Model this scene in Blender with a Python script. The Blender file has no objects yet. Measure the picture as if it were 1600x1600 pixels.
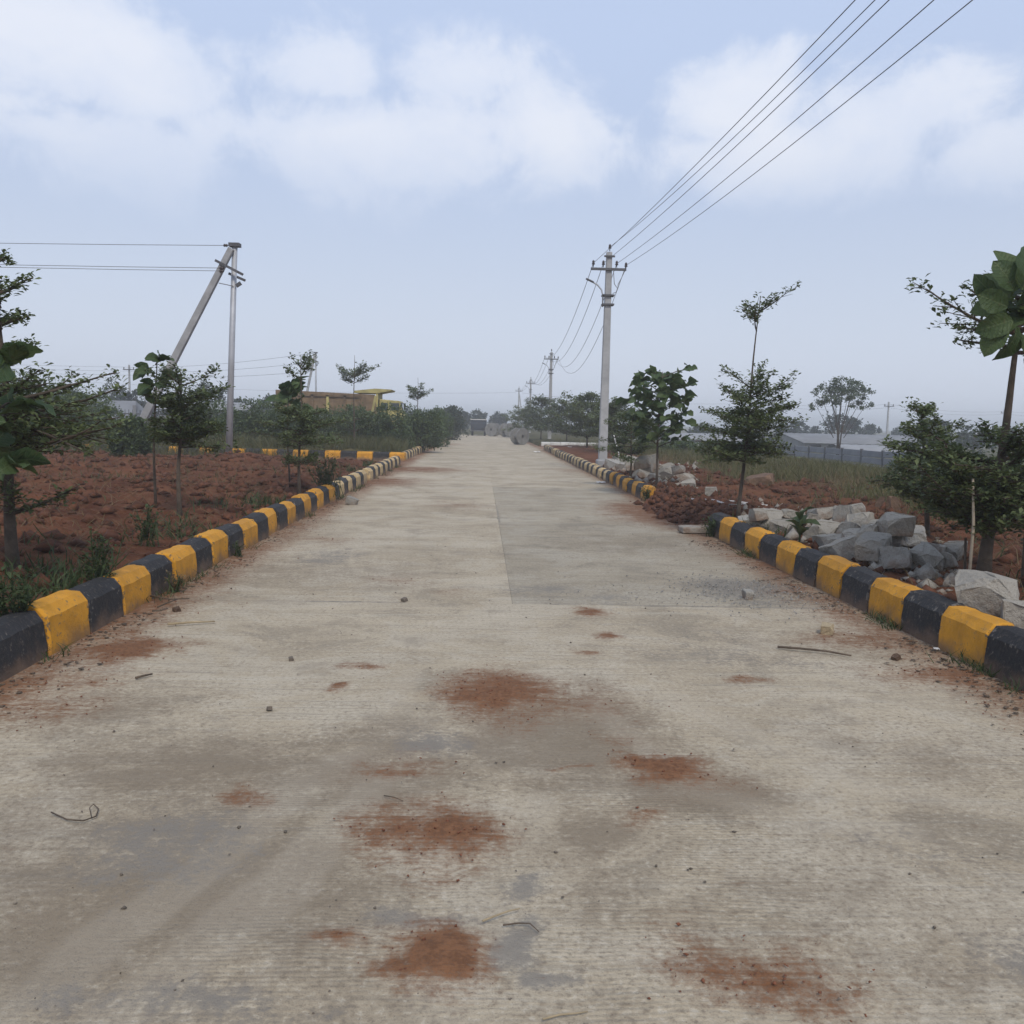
import bpy, bmesh, math, random
import numpy as np
from mathutils import Matrix, Vector

R = math.radians
scene = bpy.context.scene
col = scene.collection
rng = random.Random(11)
nrng = np.random.default_rng(11)

# ------------------------------------------------------------------ camera
CAM_H = 1.5
FPX = 1450.0
PITCH, YAW, ROLL = R(-5.592), R(2.004), R(1.2)


def cam_basis():
    f = np.array([math.sin(YAW) * math.cos(PITCH), math.cos(YAW) * math.cos(PITCH), math.sin(PITCH)])
    r = np.array([math.cos(YAW), -math.sin(YAW), 0.0])
    u = np.cross(r, f)
    return r * math.cos(ROLL) + u * math.sin(ROLL), -r * math.sin(ROLL) + u * math.cos(ROLL), f


CR, CU, CF = cam_basis()
cam_data = bpy.data.cameras.new('camera')
cam_data.sensor_width = 36
cam_data.lens = 36 * FPX / 1600
cam_data.clip_end = 9000
cam_data.clip_start = 0.05
cam_data.dof.use_dof = True
cam_data.dof.focus_distance = 22
cam_data.dof.aperture_fstop = cam_data.lens / 1000 / 0.0022
cam = bpy.data.objects.new('camera', cam_data)
cam.matrix_world = Matrix(((CR[0], CU[0], -CF[0], 0), (CR[1], CU[1], -CF[1], 0), (CR[2], CU[2], -CF[2], CAM_H), (0, 0, 0, 1)))
col.objects.link(cam)
scene.camera = cam


def ray(px, py):
    return CF + CR * (px - 800) / FPX - CU * (py - 800) / FPX


def at(px, py, Y):
    """world point seen at a photo pixel, at distance Y along the road"""
    d = ray(px, py)
    return d * (Y / d[1]) + np.array([0, 0, CAM_H])


def gnd(px, py, z=0.0):
    """world x, y where a photo pixel meets the level z"""
    d = ray(px, py)
    t = (z - CAM_H) / d[2]
    return d[0] * t, d[1] * t


# ------------------------------------------------------------------ world, sun, exposure
SUN_EL, SUN_AZ = R(48), R(168)     # azimuth measured from +Y towards +X
world = bpy.data.worlds.new('World')
scene.world = world
world.use_nodes = True


class NT:
    """tiny node helper"""
    def __init__(self, tree):
        self.t = tree

    def n(self, typ, **kw):
        nd = self.t.nodes.new(typ)
        ins = kw.pop('ins', {})
        for k, v in kw.items():
            setattr(nd, k, v)
        for k, v in ins.items():
            if isinstance(v, bpy.types.NodeSocket):
                self.t.links.new(v, nd.inputs[k])
            else:
                nd.inputs[k].default_value = v
        return nd

    def m(self, op, a, b=0.0, c=0.0, clamp=False):
        nd = self.t.nodes.new('ShaderNodeMath')
        nd.operation = op
        nd.use_clamp = clamp
        for i, v in enumerate((a, b, c)):
            if isinstance(v, bpy.types.NodeSocket):
                self.t.links.new(v, nd.inputs[i])
            else:
                nd.inputs[i].default_value = v
        return nd.outputs[0]

    def ss(self, v, a, b, lo=0.0, hi=1.0):
        nd = self.n('ShaderNodeMapRange', interpolation_type='SMOOTHSTEP', ins={'Value': v, 'From Min': a, 'From Max': b, 'To Min': lo, 'To Max': hi})
        return nd.outputs[0]

    def mix(self, f, a, b, mode='MIX'):
        nd = self.t.nodes.new('ShaderNodeMix')
        nd.data_type = 'RGBA'
        nd.blend_type = mode
        for i, v in ((0, f), (6, a), (7, b)):
            if isinstance(v, bpy.types.NodeSocket):
                self.t.links.new(v, nd.inputs[i])
            elif i == 0:
                nd.inputs[i].default_value = v
            else:
                nd.inputs[i].default_value = (*v[:3], 1)
        return nd.outputs[2]

    def noise(self, vec, scale, detail=4, rough=0.55, dist=0.0):
        nd = self.n('ShaderNodeTexNoise', ins={'Scale': scale, 'Detail': detail, 'Roughness': rough, 'Distortion': dist})
        if vec is not None:
            self.t.links.new(vec, nd.inputs['Vector'])
        return nd.outputs['Fac']

    def link(self, a, b):
        self.t.links.new(a, b)


wt = world.node_tree
wt.nodes.clear()
W = NT(wt)
out = W.n('ShaderNodeOutputWorld')
bg = W.n('ShaderNodeBackground', ins={'Strength': 0.1})
W.link(bg.outputs[0], out.inputs[0])
sky = W.n('ShaderNodeTexSky', sky_type='NISHITA', sun_disc=False, sun_elevation=SUN_EL, sun_rotation=SUN_AZ,
          air_density=1.0, dust_density=2.2, ozone_density=1.6)
tc = W.n('ShaderNodeTexCoord')
sep = W.n('ShaderNodeSeparateXYZ', ins={0: tc.outputs['Generated']})
az = W.m('ARCTAN2', sep.outputs[0], sep.outputs[1])
el = W.m('ARCSINE', sep.outputs[2])
# thin haze whitens the lower sky all the way round
hz = W.ss(el, R(-2), R(34), 1.0, 0.0)
skyc = W.mix(1.0, sky.outputs[0], (0.72, 0.80, 0.93), 'MULTIPLY')
c1 = W.mix(W.m('MULTIPLY', hz, 0.93), skyc, (5.7, 6.2, 7.3))
c1b = W.mix(W.ss(el, R(6), R(24)), c1, W.mix(0.6, c1, (5.8, 6.85, 8.95)))
# cumulus: banks where they stand plus drifting noise over the rest of the dome
uv = W.n('ShaderNodeCombineXYZ', ins={0: az, 1: W.m('MULTIPLY', el, 1.0), 2: 0.0}).outputs[0]
n1 = W.noise(W.n('ShaderNodeVectorMath', operation='MULTIPLY', ins={0: tc.outputs['Generated'], 1: (1, 1, 1.5)}).outputs[0], 5.0, 7, 0.56, 0.25)
n2 = W.noise(tc.outputs['Generated'], 12.0, 8, 0.64, 0.35)
cov = None
BANKS = [(240, 110, 230, 95), (500, 110, 180, 78), (690, 120, 150, 80), (840, 200, 130, 85), (560, 215, 420, 105), (200, 250, 260, 85),
         (1150, 165, 120, 72), (1400, 190, 200, 80), (1580, 240, 160, 70), (90, 210, 120, 32), (1240, 250, 260, 70), (60, 30, 150, 60)]
for bx_, by_, brx, bry in BANKS:
    d = ray(bx_, by_)
    a0, e0 = math.atan2(d[0], d[1]), math.asin(d[2] / np.linalg.norm(d))
    v = W.n('ShaderNodeVectorMath', operation='SUBTRACT', ins={0: uv, 1: (a0, e0, 0)}).outputs[0]
    v = W.n('ShaderNodeVectorMath', operation='MULTIPLY', ins={0: v, 1: (FPX / brx, FPX / bry, 0)}).outputs[0]
    ln = W.n('ShaderNodeVectorMath', operation='LENGTH', ins={0: v}).outputs['Value']
    b = W.m('SUBTRACT', 1.0, ln)
    cov = b if cov is None else W.m('MAXIMUM', cov, b)
bank = W.m('MAXIMUM', cov, -0.62)
dens = W.m('ADD', bank, W.m('ADD', W.m('MULTIPLY', W.m('SUBTRACT', n1, 0.5), 1.9), W.m('MULTIPLY', W.m('SUBTRACT', n2, 0.5), 1.7)))
alpha = W.m('MULTIPLY', W.ss(dens, -0.05, 0.5), W.ss(el, R(9), R(17)))
core = W.ss(dens, 0.1, 0.9)
cc = W.mix(core, (6.7, 7.1, 8.0), (8.3, 8.3, 8.5))
cc = W.mix(W.ss(n1, 0.38, 0.7), W.mix(0.5, cc, (6.4, 6.9, 8.0)), cc)
c2 = W.mix(W.m('MULTIPLY', alpha, 0.58), c1b, cc)
W.link(c2, bg.inputs['Color'])

sun_d = bpy.data.lights.new('sun', 'SUN')
sun_d.energy = 1.5
sun_d.angle = R(10)
sun_d.color = (1.0, 0.91, 0.77)
sun = bpy.data.objects.new('sun', sun_d)
sdir = Vector((math.sin(SUN_AZ) * math.cos(SUN_EL), math.cos(SUN_AZ) * math.cos(SUN_EL), math.sin(SUN_EL)))
sun.rotation_euler = sdir.to_track_quat('Z', 'Y').to_euler()
sun.location = (0, 0, 30)
col.objects.link(sun)

scene.view_settings.view_transform = 'Standard'
scene.view_settings.look = 'None'
scene.view_settings.exposure = 0.3
scene.view_settings.gamma = 1.0
scene.view_settings.use_curve_mapping = False
scene.render.engine = 'CYCLES'
scene.cycles.use_denoising = True
scene.cycles.max_bounces = 5
scene.cycles.volume_bounces = 2
scene.cycles.diffuse_bounces = 3
scene.cycles.transparent_max_bounces = 8


# ------------------------------------------------------------------ object helpers
def tag(o, label, cat, group=None, kind=None):
    if label:
        o['label'] = label
    if cat:
        o['category'] = cat
    if group:
        o['group'] = group
    if kind:
        o['kind'] = kind
    return o


def structure(o):
    o['kind'] = 'structure'
    return o


def stuff(o, label=None, cat=None):
    return tag(o, label, cat, kind='stuff')


def empty(name, loc, rz=0.0):
    o = bpy.data.objects.new(name, None)
    o.location = loc
    o.rotation_euler = (0, 0, rz)
    o.empty_display_size = 0.1
    col.objects.link(o)
    return o


def obj(name, mesh, parent=None, loc=None, rot=None):
    o = bpy.data.objects.new(name, mesh)
    if loc is not None:
        o.location = loc
    if rot is not None:
        o.rotation_euler = rot
    col.objects.link(o)
    if parent is not None:
        o.parent = parent
    return o


def mesh_np(name, V, Fq, mat, smooth=False):
    """V (n,3); Fq list of index arrays, each (m,k)"""
    if isinstance(Fq, np.ndarray):
        Fq = [Fq]
    me = bpy.data.meshes.new(name)
    V = np.asarray(V, dtype=np.float32)
    me.vertices.add(len(V))
    me.vertices.foreach_set('co', V.ravel())
    Fq = [np.asarray(f, dtype=np.int32) for f in Fq if len(f)]
    loops = np.concatenate([f.ravel() for f in Fq])
    tot = np.concatenate([np.full(len(f), f.shape[1], dtype=np.int32) for f in Fq])
    st = np.concatenate([[0], np.cumsum(tot)[:-1]]).astype(np.int32)
    me.loops.add(len(loops))
    me.loops.foreach_set('vertex_index', loops)
    me.polygons.add(len(tot))
    me.polygons.foreach_set('loop_start', st)
    me.polygons.foreach_set('loop_total', tot)
    if smooth:
        me.polygons.foreach_set('use_smooth', np.ones(len(tot), dtype=bool))
    me.update(calc_edges=True)
    if mat:
        me.materials.append(mat)
    return me


def attr(me, name, vals):
    a = me.attributes.new(name, 'FLOAT', 'POINT')
    a.data.foreach_set('value', np.asarray(vals, dtype=np.float32).ravel())


def bm_mesh(name, bm, mat, smooth=False):
    me = bpy.data.meshes.new(name)
    bmesh.ops.recalc_face_normals(bm, faces=bm.faces)
    bm.to_mesh(me)
    bm.free()
    if smooth:
        for p in me.polygons:
            p.use_smooth = True
    if mat:
        me.materials.append(mat)
    return me


class MB:
    """collects shapes of one part"""
    def __init__(self):
        self.v, self.f = [], []

    def add(self, vs, fs):
        b = len(self.v)
        self.v += [tuple(map(float, v)) for v in vs]
        self.f += [tuple(i + b for i in f) for f in fs]
        return self

    def box(self, c, s, rz=0.0, rx=0.0, ry=0.0):
        M = Matrix.Rotation(rz, 3, 'Z') @ Matrix.Rotation(ry, 3, 'Y') @ Matrix.Rotation(rx, 3, 'X')
        vs = []
        for x in (-.5, .5):
            for y in (-.5, .5):
                for z in (-.5, .5):
                    vs.append(M @ Vector((x * s[0], y * s[1], z * s[2])) + Vector(c))
        return self.add(vs, [(0, 1, 3, 2), (4, 6, 7, 5), (0, 4, 5, 1), (2, 3, 7, 6), (0, 2, 6, 4), (1, 5, 7, 3)])

    def tube(self, pts, radii, n=8, square=False, cap=True):
        pts = [Vector(p) for p in pts]
        if not isinstance(radii, (list, tuple)):
            radii = [radii] * len(pts)
        vs, fs = [], []
        prev = None
        for i, p in enumerate(pts):
            t = (pts[min(i + 1, len(pts) - 1)] - pts[max(i - 1, 0)]).normalized()
            if prev is None:
                a = Vector((0, 1, 0)) if abs(t.y) < 0.9 else Vector((1, 0, 0))
                prev = (a - t * a.dot(t)).normalized()
            else:
                prev = (prev - t * prev.dot(t)).normalized()
            b = t.cross(prev)
            for k in range(n):
                an = 2 * math.pi * (k + (0.5 if square else 0)) / n
                vs.append(p + (prev * math.cos(an) + b * math.sin(an)) * radii[i])
        for i in range(len(pts) - 1):
            for k in range(n):
                fs.append((i * n + k, i * n + (k + 1) % n, (i + 1) * n + (k + 1) % n, (i + 1) * n + k))
        if cap:
            fs.append(tuple(range(n - 1, -1, -1)))
            fs.append(tuple(range((len(pts) - 1) * n, len(pts) * n)))
        return self.add(vs, fs)

    def lathe(self, prof, n=24, c=(0, 0, 0), axis='Z', close=False):
        vs, fs = [], []
        for k in range(n):
            an = 2 * math.pi * k / n
            for r, z in prof:
                if axis == 'Z':
                    p = (c[0] + r * math.cos(an), c[1] + r * math.sin(an), c[2] + z)
                elif axis == 'Y':
                    p = (c[0] + r * math.cos(an), c[1] + z, c[2] + r * math.sin(an))
                else:
                    p = (c[0] + z, c[1] + r * math.cos(an), c[2] + r * math.sin(an))
                vs.append(p)
        m = len(prof)
        rngp = range(m) if close else range(m - 1)
        for k in range(n):
            for j in rngp:
                j2 = (j + 1) % m
                fs.append((k * m + j, ((k + 1) % n) * m + j, ((k + 1) % n) * m + j2, k * m + j2))
        return self.add(vs, fs)

    def mesh(self, name, mat, smooth=False, bevel=0.0, seg=1):
        me = bpy.data.meshes.new(name)
        me.from_pydata(self.v, [], self.f)
        bm = bmesh.new()
        bm.from_mesh(me)
        bmesh.ops.recalc_face_normals(bm, faces=bm.faces)
        if bevel:
            es = [e for e in bm.edges if len(e.link_faces) == 2 and e.calc_face_angle(0) > 0.6]
            bmesh.ops.bevel(bm, geom=es, offset=bevel, segments=seg, affect='EDGES')
        bm.to_mesh(me)
        bm.free()
        if smooth:
            for p in me.polygons:
                p.use_smooth = True
        if mat:
            me.materials.append(mat)
        return me

    def build(self, name, mat, parent=None, smooth=False, bevel=0.0, seg=1):
        return obj(name, self.mesh(name, mat, smooth, bevel, seg), parent)


# ------------------------------------------------------------------ numpy noise
def _hash(ix, iy, seed):
    h = (ix.astype(np.int64) * 374761393 + iy.astype(np.int64) * 668265263 + seed * 974711) & 0x7fffffff
    h = ((h ^ (h >> 13)) * 1274126177) & 0x7fffffff
    return ((h ^ (h >> 16)) & 0xffff) / 65535.0


def vnoise(x, y, seed=0):
    x, y = np.asarray(x, float), np.asarray(y, float)
    ix, iy = np.floor(x), np.floor(y)
    fx, fy = x - ix, y - iy
    fx, fy = fx * fx * fx * (fx * (fx * 6 - 15) + 10), fy * fy * fy * (fy * (fy * 6 - 15) + 10)
    a, b = _hash(ix, iy, seed), _hash(ix + 1, iy, seed)
    c, d = _hash(ix, iy + 1, seed), _hash(ix + 1, iy + 1, seed)
    return (a * (1 - fx) + b * fx) * (1 - fy) + (c * (1 - fx) + d * fx) * fy


def fbm(x, y, octv=4, seed=0, gain=0.5):
    s, a, t = 0, 1.0, 0
    for o in range(octv):
        s = s + a * vnoise(x * 2 ** o + o * 17.3, y * 2 ** o - o * 9.1, seed + o)
        t += a
        a *= gain
    return s / t - 0.5


def sstep(v, a, b):
    t = np.clip((v - a) / (b - a), 0, 1)
    return t * t * (3 - 2 * t)


# ------------------------------------------------------------------ materials
def new_mat(name):
    m = bpy.data.materials.new(name)
    m.use_nodes = True
    N = NT(m.node_tree)
    b = m.node_tree.nodes['Principled BSDF']
    return m, N, b


def simple(name, c, rough=0.8, var=0.25, scale=6.0, bump=0.0, bscale=40.0, metal=0.0, spec=0.3):
    m, N, b = new_mat(name)
    tcn = N.n('ShaderNodeTexCoord').outputs['Object']
    oi = N.n('ShaderNodeObjectInfo').outputs['Random']
    nz = N.noise(tcn, scale, 5, 0.6)
    f = N.m('ADD', N.ss(nz, 0.3, 0.7), N.m('MULTIPLY', N.m('SUBTRACT', oi, 0.5), 0.5), clamp=True)
    cc_ = N.mix(f, tuple(v * (1 - var) for v in c), tuple(min(1, v * (1 + var)) for v in c))
    N.link(cc_, b.inputs['Base Color'])
    b.inputs['Roughness'].default_value = rough
    b.inputs['Metallic'].default_value = metal
    b.inputs['Specular IOR Level'].default_value = spec
    if bump:
        bn = N.n('ShaderNodeBump', ins={'Strength': 1.0, 'Distance': bump, 'Height': N.noise(tcn, bscale, 4, 0.6)})
        N.link(bn.outputs[0], b.inputs['Normal'])
    return m


def leaf_mat(name, c1_, c2_, trans=0.25, rough=0.5):
    m, N, b = new_mat(name)
    g = N.n('ShaderNodeNewGeometry')
    oi = N.n('ShaderNodeObjectInfo').outputs['Random']
    f = N.m('MULTIPLY_ADD', g.outputs['Random Per Island'], 0.7, N.m('MULTIPLY', oi, 0.3))
    cc_ = N.mix(f, c1_, c2_)
    N.link(cc_, b.inputs['Base Color'])
    b.inputs['Roughness'].default_value = rough
    b.inputs['Specular IOR Level'].default_value = 0.25
    tr = N.n('ShaderNodeBsdfTranslucent', ins={'Color': cc_})
    mx = N.n('ShaderNodeMixShader', ins={0: trans, 1: b.outputs[0], 2: tr.outputs[0]})
    N.link(mx.outputs[0], m.node_tree.nodes['Material Output'].inputs['Surface'])
    return m


def veined_leaf(name, c1_, c2_, vein, trans=0.3):
    m, N, b = new_mat(name)
    ob = N.n('ShaderNodeTexCoord').outputs['Object']
    oi = N.n('ShaderNodeObjectInfo').outputs['Random']
    sp = N.n('ShaderNodeSeparateXYZ', ins={0: ob})
    ay = N.m('ABSOLUTE', sp.outputs[1])
    ph = N.m('MULTIPLY', N.m('SUBTRACT', sp.outputs[0], N.m('MULTIPLY', ay, 0.75)), 52.0)
    side = N.ss(N.m('SINE', ph), 0.8, 1.0)
    mid = N.ss(ay, 0.02, 0.006)
    nz = N.noise(ob, 6.0, 4, 0.6)
    f = N.m('MULTIPLY_ADD', nz, 0.6, N.m('SUBTRACT', N.m('MULTIPLY', oi, 0.9), 0.25), clamp=True)
    cc_ = N.mix(f, c1_, c2_)
    cc_ = N.mix(N.m('MULTIPLY', N.ss(nz, 0.62, 0.72), 0.5), cc_, (0.12, 0.095, 0.04))
    cc_ = N.mix(N.m('MULTIPLY', N.m('MAXIMUM', mid, N.m('MULTIPLY', side, 0.5)), 0.65), cc_, vein)
    N.link(cc_, b.inputs['Base Color'])
    b.inputs['Roughness'].default_value = 0.5
    b.inputs['Specular IOR Level'].default_value = 0.3
    bn = N.n('ShaderNodeBump', ins={'Strength': 0.8, 'Distance': 0.02, 'Height': N.m('SUBTRACT', nz, N.m('MULTIPLY', side, 0.4))})
    N.link(bn.outputs[0], b.inputs['Normal'])
    tr = N.n('ShaderNodeBsdfTranslucent', ins={'Color': cc_})
    mx = N.n('ShaderNodeMixShader', ins={0: trans, 1: b.outputs[0], 2: tr.outputs[0]})
    N.link(mx.outputs[0], m.node_tree.nodes['Material Output'].inputs['Surface'])
    return m


def granite_mat(name, c):
    m, N, b = new_mat(name)
    ob = N.n('ShaderNodeTexCoord').outputs['Object']
    g = N.n('ShaderNodeNewGeometry').outputs['Position']
    oi = N.n('ShaderNodeObjectInfo').outputs['Random']
    big, mid, fin = N.noise(g, 3.5, 5, 0.65), N.noise(g, 22.0, 5, 0.65), N.noise(g, 130.0, 2, 0.6)
    k = N.m('ADD', N.m('MULTIPLY', oi, 0.5), N.m('MULTIPLY', big, 0.5))
    cc_ = N.mix(k, tuple(v * 0.72 for v in c), tuple(v * 1.25 for v in c))
    cc_ = N.mix(N.m('MULTIPLY', N.ss(mid, 0.52, 0.7), 0.5), cc_, tuple(v * 0.55 for v in c))
    cc_ = N.mix(N.m('MULTIPLY', N.ss(fin, 0.55, 0.7), 0.45), cc_, (0.09, 0.085, 0.08))
    oz = N.n('ShaderNodeSeparateXYZ', ins={0: ob}).outputs[2]
    dirt = N.ss(N.m('ADD', N.m('MULTIPLY', N.m('SUBTRACT', big, 0.5), 2.2), N.m('SUBTRACT', 0.35, oz)), -0.1, 0.45)
    cc_ = N.mix(N.m('MULTIPLY', dirt, 0.7), cc_, (0.21, 0.13, 0.085))
    N.link(cc_, b.inputs['Base Color'])
    b.inputs['Roughness'].default_value = 0.95
    b.inputs['Specular IOR Level'].default_value = 0.2
    bn = N.n('ShaderNodeBump', ins={'Strength': 1.0, 'Distance': 0.03, 'Height': N.m('ADD', mid, N.m('MULTIPLY', fin, 0.25))})
    N.link(bn.outputs[0], b.inputs['Normal'])
    return m


def soil_mat():
    m, N, b = new_mat('red_soil')
    g = N.n('ShaderNodeNewGeometry').outputs['Position']
    veg = N.n('ShaderNodeAttribute', attribute_name='veg').outputs['Fac']
    wet = N.n('ShaderNodeAttribute', attribute_name='loose').outputs['Fac']
    n_a = N.noise(g, 0.9, 5, 0.6)
    n_b = N.noise(g, 9.0, 6, 0.65)
    n_c = N.noise(g, 55.0, 4, 0.6)
    c = N.mix(N.ss(n_a, 0.32, 0.68), (0.09, 0.035, 0.019), (0.17, 0.07, 0.036))
    c = N.mix(N.ss(n_b, 0.5, 0.78), c, (0.22, 0.115, 0.066))
    c = N.mix(N.m('MULTIPLY', N.ss(n_c, 0.52, 0.75), 0.45), c, (0.055, 0.026, 0.018))
    c = N.mix(N.m('MULTIPLY', wet, 0.6), c, (0.20, 0.12, 0.075))
    gr = N.mix(N.ss(N.noise(g, 0.45, 5, 0.62), 0.35, 0.65), (0.062, 0.062, 0.026), (0.115, 0.095, 0.045))
    gr = N.mix(N.ss(n_b, 0.45, 0.75), gr, (0.04, 0.055, 0.02))
    c = N.mix(N.ss(N.m('ADD', veg, N.m('MULTIPLY', N.m('SUBTRACT', n_a, 0.5), 0.9)), 0.25, 0.75), c, gr)
    N.link(c, b.inputs['Base Color'])
    b.inputs['Roughness'].default_value = 1.0
    b.inputs['Specular IOR Level'].default_value = 0.1
    hgt = N.m('ADD', N.m('MULTIPLY', n_b, 0.06), N.m('MULTIPLY', n_c, 0.02))
    bn = N.n('ShaderNodeBump', ins={'Strength': 0.9, 'Distance': 1.0, 'Height': hgt})
    N.link(bn.outputs[0], b.inputs['Normal'])
    return m


def road_mat():
    m, N, b = new_mat('brushed_concrete')
    geo = N.n('ShaderNodeNewGeometry')
    g = geo.outputs['Position']
    oc = N.n('ShaderNodeObjectInfo')
    soil = N.n('ShaderNodeAttribute', attribute_name='soil').outputs['Fac']
    grey = N.n('ShaderNodeAttribute', attribute_name='grey').outputs['Fac']
    damp = N.n('ShaderNodeAttribute', attribute_name='damp').outputs['Fac']
    track = N.n('ShaderNodeAttribute', attribute_name='track').outputs['Fac']
    sp = N.n('ShaderNodeSeparateXYZ', ins={0: g})
    n_big = N.noise(g, 0.55, 3, 0.62)
    n_mid = N.noise(g, 3.2, 5, 0.68)
    n_fine = N.noise(g, 38.0, 3, 0.7)
    n_grain = N.noise(g, 210.0, 2, 0.6)
    # streaks drawn across the road by the broom
    st = N.n('ShaderNodeVectorMath', operation='MULTIPLY', ins={0: g, 1: (0.8, 45.0, 1.0)}).outputs[0]
    n_str = N.noise(st, 1.0, 4, 0.6)
    st2 = N.n('ShaderNodeVectorMath', operation='MULTIPLY', ins={0: g, 1: (0.5, 6.0, 1.0)}).outputs[0]
    n_str2 = N.noise(st2, 1.0, 5, 0.65)
    c = N.mix(N.ss(n_big, 0.3, 0.7), (0.385, 0.322, 0.232), (0.492, 0.422, 0.315))
    c = N.mix(N.m('MULTIPLY', N.ss(n_mid, 0.45, 0.75), 0.55), c, (0.30, 0.252, 0.185))
    pt = N.noise(g, 1.1, 6, 0.72, 0.6)
    c = N.mix(N.m('MULTIPLY', N.ss(pt, 0.5, 0.56), 0.45), c, (0.5, 0.445, 0.355))
    c = N.mix(N.m('MULTIPLY', N.ss(pt, 0.44, 0.38), 0.5), c, (0.255, 0.218, 0.165))
    c = N.mix(N.m('MULTIPLY', N.ss(n_str2, 0.52, 0.75), 0.5), c, (0.52, 0.475, 0.39))
    c = N.mix(N.m('MULTIPLY', N.ss(n_str2, 0.46, 0.25), 0.45), c, (0.24, 0.22, 0.19))
    c = N.mix(N.m('MULTIPLY', N.ss(n_str, 0.5, 0.28), 0.5), c, (0.2, 0.18, 0.15))
    c = N.mix(N.m('MULTIPLY', N.ss(n_fine, 0.52, 0.7), 0.55), c, (0.17, 0.145, 0.115))
    c = N.mix(N.m('MULTIPLY', N.ss(n_fine, 0.47, 0.3), 0.45), c, (0.58, 0.53, 0.44))
    c = N.mix(N.m('MULTIPLY', N.ss(N.noise(g, 1.5, 6, 0.7), 0.52, 0.68), 0.5), c, (0.24, 0.205, 0.16))
    c = N.mix(1.0, c, oc.outputs['Color'], 'MULTIPLY')
    n_m2 = N.noise(g, 13.0, 4, 0.7)
    brk = N.m('ADD', N.m('ADD', N.m('MULTIPLY', N.m('SUBTRACT', n_mid, 0.5), 0.9), N.m('MULTIPLY', N.m('SUBTRACT', n_m2, 0.5), 1.2)), N.m('MULTIPLY', N.m('SUBTRACT', n_fine, 0.5), 1.1))
    brk2 = N.m('ADD', brk, N.m('MULTIPLY', N.m('SUBTRACT', n_str, 0.5), 1.1))
    k_d = N.ss(N.m('ADD', damp, N.m('MULTIPLY', brk2, 0.6)), 0.05, 0.8)
    c = N.mix(N.m('MULTIPLY', k_d, 0.8), c, N.mix(n_mid, (0.168, 0.13, 0.088), (0.235, 0.188, 0.132)))
    k_t = N.ss(N.m('ADD', track, N.m('MULTIPLY', brk, 0.7)), 0.35, 0.95)
    c = N.mix(N.m('MULTIPLY', k_t, 0.22), c, (0.47, 0.41, 0.32))
    k_g = N.ss(N.m('ADD', grey, N.m('MULTIPLY', brk, 0.85)), 0.3, 0.8)
    c = N.mix(N.m('MULTIPLY', k_g, 0.75), c, N.mix(n_fine, (0.165, 0.15, 0.128), (0.26, 0.238, 0.205)))
    k_h = N.ss(N.m('ADD', soil, N.m('MULTIPLY', brk, 0.35)), 0.0, 0.7)
    c = N.mix(N.m('MULTIPLY', k_h, 0.42), c, (0.25, 0.165, 0.105))
    k_s = N.ss(N.m('ADD', soil, N.m('MULTIPLY', brk2, 0.8)), 0.22, 0.95)
    red = N.mix(N.ss(n_fine, 0.35, 0.65), (0.125, 0.05, 0.02), (0.21, 0.092, 0.04))
    c = N.mix(N.m('MULTIPLY', k_s, 0.92), c, red)
    c = N.mix(N.m('MULTIPLY', N.ss(n_grain, 0.56, 0.72), 0.5), c, (0.1, 0.088, 0.075))
    N.link(c, b.inputs['Base Color'])
    b.inputs['Roughness'].default_value = 0.93
    b.inputs['Specular IOR Level'].default_value = 0.2
    # broom grooves about 2 cm apart, running across the road
    wob = N.m('MULTIPLY', N.m('SUBTRACT', N.noise(g, 1.3, 3, 0.5), 0.5), 0.12)
    yy = N.m('ADD', sp.outputs[1], wob)
    gr = N.m('SINE', N.m('MULTIPLY', yy, 2 * math.pi / 0.021))
    keep = N.m('MULTIPLY', N.ss(N.noise(g, 0.9, 4, 0.6), 0.58, 0.4), N.m('SUBTRACT', 1.0, N.m('MAXIMUM', k_s, k_g)))
    hgt = N.m('ADD', N.m('MULTIPLY', N.m('MULTIPLY', gr, keep), 0.0008),
              N.m('ADD', N.m('MULTIPLY', n_fine, 0.006), N.m('MULTIPLY', n_grain, 0.0025)))
    bn = N.n('ShaderNodeBump', ins={'Strength': 1.0, 'Distance': 1.0, 'Height': hgt})
    N.link(bn.outputs[0], b.inputs['Normal'])
    return m


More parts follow.
